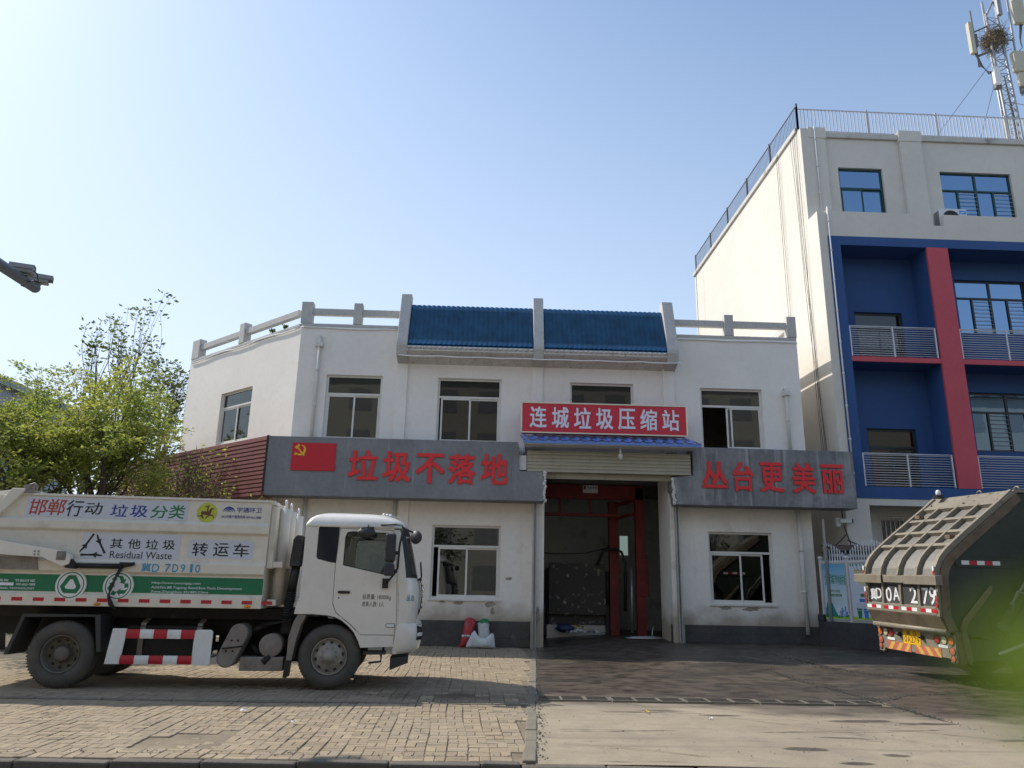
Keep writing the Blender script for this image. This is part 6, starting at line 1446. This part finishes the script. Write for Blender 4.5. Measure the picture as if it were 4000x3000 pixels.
def leaves_object(name, leaves, m, parent):
    """leaves: (centre, dir, side, length, width, tone)"""
    vs, fs, tn = [], [], []
    for c_, d, s_, L_, W_, t in leaves:
        o = len(vs); n_ = d.cross(s_)*.18*L_
        vs += [c_, c_+d*L_*.5+s_*W_*.5-n_, c_+d*L_-n_*1.6, c_+d*L_*.5-s_*W_*.5-n_]; fs.append((o, o+1, o+2, o+3)); tn.append(t)
    me = bpy.data.meshes.new(name); off = ROOTLOC.get(parent, Vector((0,0,0)))
    me.from_pydata([tuple(v-off) for v in vs], [], fs)
    ca = me.color_attributes.new('tone', 'FLOAT_COLOR', 'CORNER'); buf = []
    for t in tn: buf += [t[0], t[1], t[2], 1]*4
    ca.data.foreach_set('color', buf); me.materials.append(MAT[m]); ob = bpy.data.objects.new(name, me); COL.objects.link(ob); ob.parent = parent
    return ob
def grow_tree(q, base, trunk_h, lean, spread, levels, L0, r0, upr, kids=(3, 4)):
    """skeleton: list of (points, radii, level) and the twig ends"""
    segs, tips = [], []
    def branch(p, d, L_, r, lev):
        n_ = 4; pts = [p.copy()]; rs = [r]; c_ = p.copy(); dd = d.copy()
        for i in range(n_):
            dd = (dd+Vector((q.gauss(0,.12), q.gauss(0,.12), upr*.12))).normalized(); c_ = c_+dd*L_/n_; pts.append(c_.copy()); rs.append(r*(1-.42*(i+1)/n_))
        segs.append((pts, rs, lev))
        if lev >= levels: tips.append((pts, dd)); return
        for k in range(q.randint(*kids)):
            t = q.uniform(.35, 1) if k else 1; idx = min(n_, max(1, int(t*n_+.5))); a = q.uniform(0, 6.283)
            o = dd.orthogonal().normalized(); s_ = dd.cross(o)
            nd = (dd*q.uniform(.55, .95)+(o*math.cos(a)+s_*math.sin(a))*spread*q.uniform(.6, 1.25)+Vector((0,0,upr*.3))).normalized()
            branch(pts[idx], nd, L_*q.uniform(.58, .82), rs[idx]*q.uniform(.5, .68), lev+1)
    base = Vector(base); d = Vector(lean).normalized(); top = base+d*trunk_h
    pts = [base+(top-base)*i/4+Vector((q.gauss(0,.04),q.gauss(0,.04),0))*(i > 0) for i in range(5)]; segs.append((pts, [r0*(1.25-.4*i/4) for i in range(5)], 0))
    m_ = q.randint(4, 5); a0 = q.uniform(0, 6.28)
    for k in range(m_):
        a = a0+6.283*k/m_+q.uniform(-.3, .3); sp_ = spread*q.uniform(.5, 1.2)
        branch(pts[-1 if k < 3 else -2], (Vector((math.cos(a)*sp_, math.sin(a)*sp_, 1.0))+d*.3).normalized(), L0*q.uniform(.8, 1.15), r0*q.uniform(.45, .65), 1)
    return segs, tips
def make_tree(name, label, cat, base, seed, trunk_h=2.2, lean=(0,0,1), spread=.6, levels=3, L0=1.9, r0=.16, upr=.5, leaf='leaf_spring', tuft=16, lsize=.12, bark='bark', group=None, tone=((.8,.95,.8),(1.25,1.15,.9)), droop=.35, kids=(3,4), fill=.5):
    q = random.Random(seed); t = thing(name, label, cat, base, 0, group)
    segs, tips = grow_tree(q, base, trunk_h, lean, spread, levels, L0, r0, upr, kids)
    wd = MB()
    for pts, rs, lev in segs:
        if lev == 0: tr_ = MB().tube(pts, rs, 10); tr_.build('trunk', bark, t, recalc=False)
        else: wd.tube(pts, [max(.006, r) for r in rs], 7 if lev == 1 else 5 if lev == 2 else 4, caps=False)
    wd.build('branches', bark, t, recalc=False)
    lv = []
    for pts, dd in tips:
        cl = q.random()
        tb_ = [tone[0][i]+(tone[1][i]-tone[0][i])*cl for i in range(3)]
        for k in range(tuft):
            tt = 1-(q.random()**1.4)*fill*2 if k > tuft*.4 else 1
            i = max(0, min(3, int(max(0,tt)*4))); fr_ = max(0,tt)*4-i; p = pts[i].lerp(pts[min(4,i+1)], min(1,max(0,fr_)))
            a = q.uniform(0, 6.283); out = Vector((math.cos(a), math.sin(a), q.uniform(-.5,.5)-droop*.5)).normalized()
            p = p+out*q.uniform(.0, .16)*(1+fill); d = (out+Vector((0,0,-droop*q.random()))+dd*.5).normalized(); s_ = d.cross(Vector((q.gauss(0,1),q.gauss(0,1),q.gauss(0,1)))).normalized()
            L_ = lsize*q.uniform(.7, 1.4); j = q.uniform(.8, 1.2)
            lv.append((p, d, s_, L_, L_*q.uniform(.4,.6), [c_*j for c_ in tb_]))
    if lv: leaves_object('crown', lv, leaf, t)
    return t
grp = 'spring trees behind the white truck'
def spring(label, base, seed, th, lean, L0, r0, tuft=72, spread=.62):
    make_tree('broadleaf_tree', label, 'tree', base, seed, th, lean, spread, 4, L0, r0, .5, tuft=tuft, lsize=.105, group=grp, kids=(2,4), fill=.75, droop=.3)
spring('yellow green spring tree with thick forked trunk at the left edge behind the truck', (-12.0, 20.0, -.05), 21, 2.7, (-.05,0,1), 1.75, .24)
spring('yellow green spring tree with dark trunk leaning right behind the truck', (-11.7, 21.2, -.05), 22, 3.3, (.30,.1,1), 1.75, .18)
spring('thin straight spring tree nearest the maroon cladding', (-10.7, 20.6, -.05), 33, 2.7, (.05,.05,1), 1.7, .12)
spring('spring tree cut by the left picture edge behind the loading arm', (-14.2, 21.6, -.05), 24, 3.0, (0,0,1), 2.05, .18)
spring('pale green spring tree deepest in the row beside the oblique white wall', (-13.2, 25.0, -.05), 45, 3.6, (.06,0,1), 2.0, .15)
pg = 'tall thin poplars behind the spring trees'
for k, (x, y, h, lb_) in enumerate(((-17.0, 32, 6.2, 'slim sparse poplar furthest left above the spring trees'), (-15.6, 32.5, 6.0, 'slim sparse poplar in the middle with the densest top'), (-13.9, 32, 5.6, 'slim sparse poplar nearest the white oblique wall'))):
    make_tree('poplar_tree', lb_, 'tree', (x, y, -.05), 60+k, h, (.03,0,1), .13, 3, 2.9+(.3 if k == 1 else 0), .13, 1.3, leaf='leaf_poplar', tuft=15, lsize=.17, bark='bark_pale', group=pg, kids=(3,4), fill=.9, droop=.2)
make_tree('bare_shrub', 'brown bare shrub with few yellow leaves in front of the maroon cladding', 'shrub', (-9.6, 23.6, -.05), 71, 1.5, (.05,0,1), .6, 4, 1.75, .08, .5, tuft=3, lsize=.1, bark='twig_brown', kids=(3,5))
make_tree('bare_shrub', 'second brown bare shrub right of it, spreading over the cladding', 'shrub', (-8.6, 22.8, -.05), 72, 1.5, (.1,.05,1), .6, 4, 1.7, .07, .6, tuft=3, lsize=.1, bark='twig_brown', kids=(3,5))
make_tree('bare_shrub', 'dense dark brown shrub between the trees and the cladding', 'shrub', (-10.6, 24.2, -.05), 73, 1.6, (.0,.05,1), .6, 4, 1.8, .08, .5, tuft=4, lsize=.12, bark='twig_brown', kids=(3,5))
# low green shrubs behind the truck, one mass
q = random.Random(80); lv = []
for k in range(5200):
    x = q.uniform(-22, -9.8); y = q.uniform(25.5, 29.5); z = abs(q.gauss(0, 1))*1.3*(1+.5*math.sin(x*1.3)); d = Vector((q.gauss(0,1),q.gauss(0,1),q.gauss(.2,.7))).normalized(); s_ = d.cross(Vector((q.gauss(0,1),q.gauss(0,1),q.gauss(0,1)))).normalized(); j = q.uniform(.6,1.3)
    lv.append((Vector((x,y,z)), d, s_, .22, .12, (j,j,j*.9)))
setting(leaves_object('undergrowth', lv, 'leaf_dark', None), 'stuff')
# weeds growing on the parapet coping
for k, (a, lb_) in enumerate(((1.75, 'small green weed on the left parapet coping, upper one'), (1.05, 'tiny green weed on the left parapet coping near the corner post'))):
    lv = []; p = Vector(OB(a, 9.88, .05))
    for i in range(26-8*k): d = Vector((q.gauss(0,.6),q.gauss(0,.6),1)).normalized(); lv.append((p+Vector((q.gauss(0,.05),q.gauss(0,.05),q.uniform(0,.12))), d, d.orthogonal(), .1, .05, (1,1,1)))
    tag(leaves_object('weed', lv, 'leaf_dark', None), lb_, 'weed')
# houses beyond
mk('far_window', (.28, .27, .25), .5); mk('far_street', (.46, .42, .34), .9, var=.1); mk('far_wall', (.36, .38, .42), .9, var=.1); mk('far_roof', (.3, .33, .3), .9, var=.15); mk('far_cream', (.5, .46, .4), .9, var=.1)
FX = -2.4
fh = thing('far_building', 'grey building with sloping roof edge behind the trees at the left border', 'building', (-40, 52, 0))
b = MB(); b.prism([(-60,0),(-30.2+FX,0),(-30.2+FX,14.2),(-33.5+FX,15.6),(-60,23)], 'y', 50, 60); b.build('wall', 'far_wall', fh)
b = MB(); b.prism([(-60,23),(-33.5+FX,15.6),(-29.6+FX,14.0),(-29.6+FX,14.5),(-33.4+FX,16.1),(-60,23.6)], 'y', 49.2, 60.5); b.build('roof', 'far_roof', fh)
for i in range(3):
    for k in range(3): MB().box(-38.5-4*i,-37-4*i,49.95,50.02,3+4*k,5+4*k).build('window', 'film', fh)
fc = thing('low_building', 'low pale building seen in the gaps below the spring trees', 'building', (-22, 38, 0))
MB().box(-34,-12.5,38,44,0,5.2).build('wall', 'far_cream', fc); MB().box(-34.3,-12.2,37.7,44.3,5.2,5.5).build('roof', 'far_roof', fc)
for i in range(6): MB().box(-32+3.2*i,-30.6+3.2*i,37.97,38.02,1.4,3.2).build('window', 'film', fc)
# the opposite side of the street (seen in the window panes)
ob_ = thing('street_building', 'cream building across the street mirrored in the window panes', 'building', (2, -22, 0))
MB().box(-40,70,-34,-22,-.15,21).build('wall', 'far_street', ob_); MB().box(-40.5,70.5,-34.5,-21.5,21,21.5).build('roof', 'far_roof', ob_)
for i in range(26):
    for k in range(5): MB().box(-37+4*i,-35+4*i,-22.02,-21.98,1.5+4*k,3.6+4*k).build('window', 'far_window', ob_)
for k, (x, lb_) in enumerate(((-3, 'street tree across the road mirrored in the left lower window'), (17, 'street tree across the road mirrored in the left half of the right lower window'), (20.5, 'street tree across the road mirrored in the right half of the right lower window'))):
    make_tree('street_tree', lb_, 'tree', (x, -9, -.15), 90+k, 2.6, (0,0,1), .6, 3, 1.9, .18, .5, leaf='leaf_dark', tuft=12, lsize=.2, group='trees across the street')
# ---- sacks by the left wall
def sack(name, label, levels, m, y0, lean, seed):
    """levels: (z, xl, xr, half thickness)"""
    q = random.Random(seed); rings = []
    for z, xl, xr, th in levels:
        cx_, hx = (xl+xr)/2, (xr-xl)/2; r = []
        for j in range(20):
            t = 2*math.pi*j/20; c_, s_ = math.cos(t), math.sin(t)
            r.append((cx_+hx*math.copysign(abs(c_)**.75, c_)+q.gauss(0,.006), y0+lean*z+th*math.copysign(abs(s_)**.9, s_)+q.gauss(0,.008), z))
        rings.append(r)
    b = MB(); b.loft(rings, True, True); return b.build(name, m)
mk('sack_red', (.42, .03, .035), .55, var=.15, scale=6, fine=.15, bump=.5, bscale=14, stain=((.5, .2, .18), 4, .6, .5)); mk('sack_white', (.62, .64, .63), .6, var=.08, scale=5, bump=.5, bscale=12); mk('sack_print', (.5, .5, .48), .6, var=.15, scale=8, bump=.5, bscale=12, stain=((.16, .2, .22), 7, .62, .7))
mk('sack_green', (.015, .2, .06), .6, var=.15, bump=.5, bscale=14)
t = thing('red_sack', 'red woven sack with a white band leaning on the grey plinth', 'sack', (-.45, 23.2, 0))
s1 = sack('sack_body', '', [(.0,-.64,-.5,.05),(.03,-.66,-.42,.1),(.15,-.62,-.37,.13),(.33,-.575,-.33,.13),(.5,-.56,-.24,.12),(.66,-.53,-.21,.1),(.75,-.53,-.21,.07),(.79,-.47,-.27,.05),(.81,-.42,-.33,.03)], 'sack_red', 23.12, .2, 1)
s1.parent = t; s1.location = (.45, -23.2, 0)
s2 = sack('band', '', [(.27,-.60,-.335,.137),(.34,-.585,-.325,.137)], 'sack_white', 23.12, .2, 2); s2.parent = t; s2.location = (.45, -23.2, 0)
q2 = MB(); glyph(q2, '尿素', -.53, -.43, .285, .33, lambda a, z, d: (a, 22.985+.2*z-.015, z), .01); glyph(q2, '复合肥', -.47, -.36, .58, .62, lambda a, z, d: (a, 22.99+.2*z-.0, z), .01); q2.build('lettering', 'ink_grey', t, recalc=False)
t = thing('printed_sack', 'white printed sack with green top leaning behind the plain white sack', 'sack', (.0, 23.2, 0))
s1 = sack('sack_body', '', [(.0,-.14,.2,.06),(.1,-.16,.22,.12),(.35,-.1,.21,.12),(.55,-.13,.2,.1),(.66,-.14,.2,.08),(.68,-.1,.2,.075)], 'sack_print', 23.15, .2, 3); s1.parent = t; s1.location = (0, -23.2, 0)
s1 = sack('green_top', '', [(.66,-.1,.2,.082),(.72,-.08,.2,.07),(.77,-.04,.17,.05),(.79,.0,.1,.03)], 'sack_green', 23.15, .2, 4); s1.parent = t; s1.location = (0, -23.2, 0)
rings = []; qq = random.Random(6)
for x, zt, th in ((-.5,.03,.03),(-.46,.12,.08),(-.38,.26,.12),(-.31,.40,.11),(-.25,.46,.08),(-.21,.46,.09),(-.16,.36,.14),(-.08,.29,.17),(.02,.27,.18),(.1,.28,.17),(.17,.33,.14),(.23,.38,.1),(.28,.41,.06),(.31,.39,.04),(.33,.33,.02)):
    r = []
    for j in range(18):
        t_ = 2*math.pi*j/18; s_ = math.sin(t_); zz = zt/2+zt/2*math.copysign(abs(s_)**.8, s_)+qq.gauss(0,.004); r.append((x+qq.gauss(0,.004)+.1*(.5-zz), 22.85+th*math.cos(t_)+.05*zz, zz+.005))
    rings.append(r)
b = MB(); b.loft(rings, True, True); tag(b.build('white_sack', 'sack_white'), 'plain white sack slumped on the ground in front of the red one', 'sack')
# ---- traffic camera arm
mk('pole_grey', (.17, .18, .2), .55, .3, var=.08); mk('camera_grey', (.3, .3, .29), .5, .1, var=.1)
pa = thing('camera_pole', 'grey traffic camera pole with long arm reaching in from the left', 'pole', (-7.12, 4.5, -.15))
A0, A1 = Vector((-7.11, 4.4, 6.0)), Vector((-7.06, 11.15, 6.0))
b = MB(); b.tube([A0, A0.lerp(A1,.5), A1], [.11, .095, .08], 12); b.lathe([(.075,0),(.07,.03),(0,.045)], A1, 'y', 12); b.build('arm', 'pole_grey', pa, recalc=False)
b = MB(); b.tube([(-7.12,4.5,-.15),(-7.12,4.5,6.15)], [.13,.1], 14); b.build('pole', 'pole_grey', pa)
for k, (p, yaw, lb_) in enumerate((((-7.06, 10.8, 6.11), -160, 'grey traffic camera on the pole arm facing left'), ((-7.06, 11.2, 6.12), 25, 'grey traffic camera at the arm tip facing right'))):
    cm_ = thing('traffic_camera', lb_, 'camera', p, rad(yaw), 'traffic cameras on the pole arm', world=False)
    cm_.scale = (.85, .85, .85)
    b = MB(); b.prism([(-.085,-.02),(.085,-.02),(.085,.06),(.06,.12),(-.06,.12),(-.085,.06)], 'x', -.16, .16); b.build('housing', 'camera_grey', cm_, bev=.01)
    b = MB(); b.prism([(-.1,.05),(-.07,.13),(.07,.13),(.1,.05),(.1,.06),(.075,.14),(-.075,.14),(-.1,.06)], 'x', -.17, .22); b.build('sun_shield', 'camera_grey', cm_)
    b = MB(); b.box(.16,.165,-.07,.07,-.01,.1); b.build('lens', 'film', cm_)
    b = MB(); b.box(-.09,.05,-.04,.04,-.06,-.02); b.build('mount', 'camera_grey', cm_, bev=.008)
    b = MB(); b.tube([(-.16,.03,.04),(-.22,.03,.0),(-.25,.0,-.12),(-.1,.0,-.16)], .012, 6); b.build('cable', 'hose', cm_)

# ---- sapling right beside the lens: its nearest leaves are far out of focus
sp_ = thing('sapling', 'young sapling with bright green leaves blurred right beside the lens at the lower right', 'sapling', (.20, .02, -.15))
EYEP = Vector((0,0,EYE))
def near(px, py, d): v = rt2*((px-2000)/2950)-up2*((py-1500)/2950)+fw; return EYEP+v.normalized()*d
lv = []; st_ = MB()
stem = [(.20,.02,-.15),(.19,.04,.6),(.165,.06,1.2),(.15,.075,1.5),(.145,.085,1.75)]
st_.tube(stem, [.008,.006,.004,.003,.002], 8); st_.build('stem', 'bark', sp_, recalc=False)
qn = random.Random(4)
for px, py, d, L_, W_, a in ((4610,2660,.10,.017,.012,178), (4680,2860,.10,.018,.012,165)):
    p = near(px, py, d); dd = rt2*math.cos(rad(a))+up2*math.sin(rad(a)); s_ = (-rt2*math.sin(rad(a))+up2*math.cos(rad(a))); lv.append((p+fw*.002, (dd+fw*.2).normalized(), s_, L_, W_, (1,1,1)))
for k in range(26):
    t = qn.random(); z = .5+1.2*t; p = Vector((.185-.03*t, .04+.04*t, z)); a = qn.uniform(-1.2, 1.2); d = Vector((math.cos(a), math.sin(a), .3)).normalized(); lv.append((p, d, d.cross(Vector((0,0,1))).normalized(), .06, .03, (1,1,1)))
leaves_object('leaves', lv, 'leaf_near', sp_)
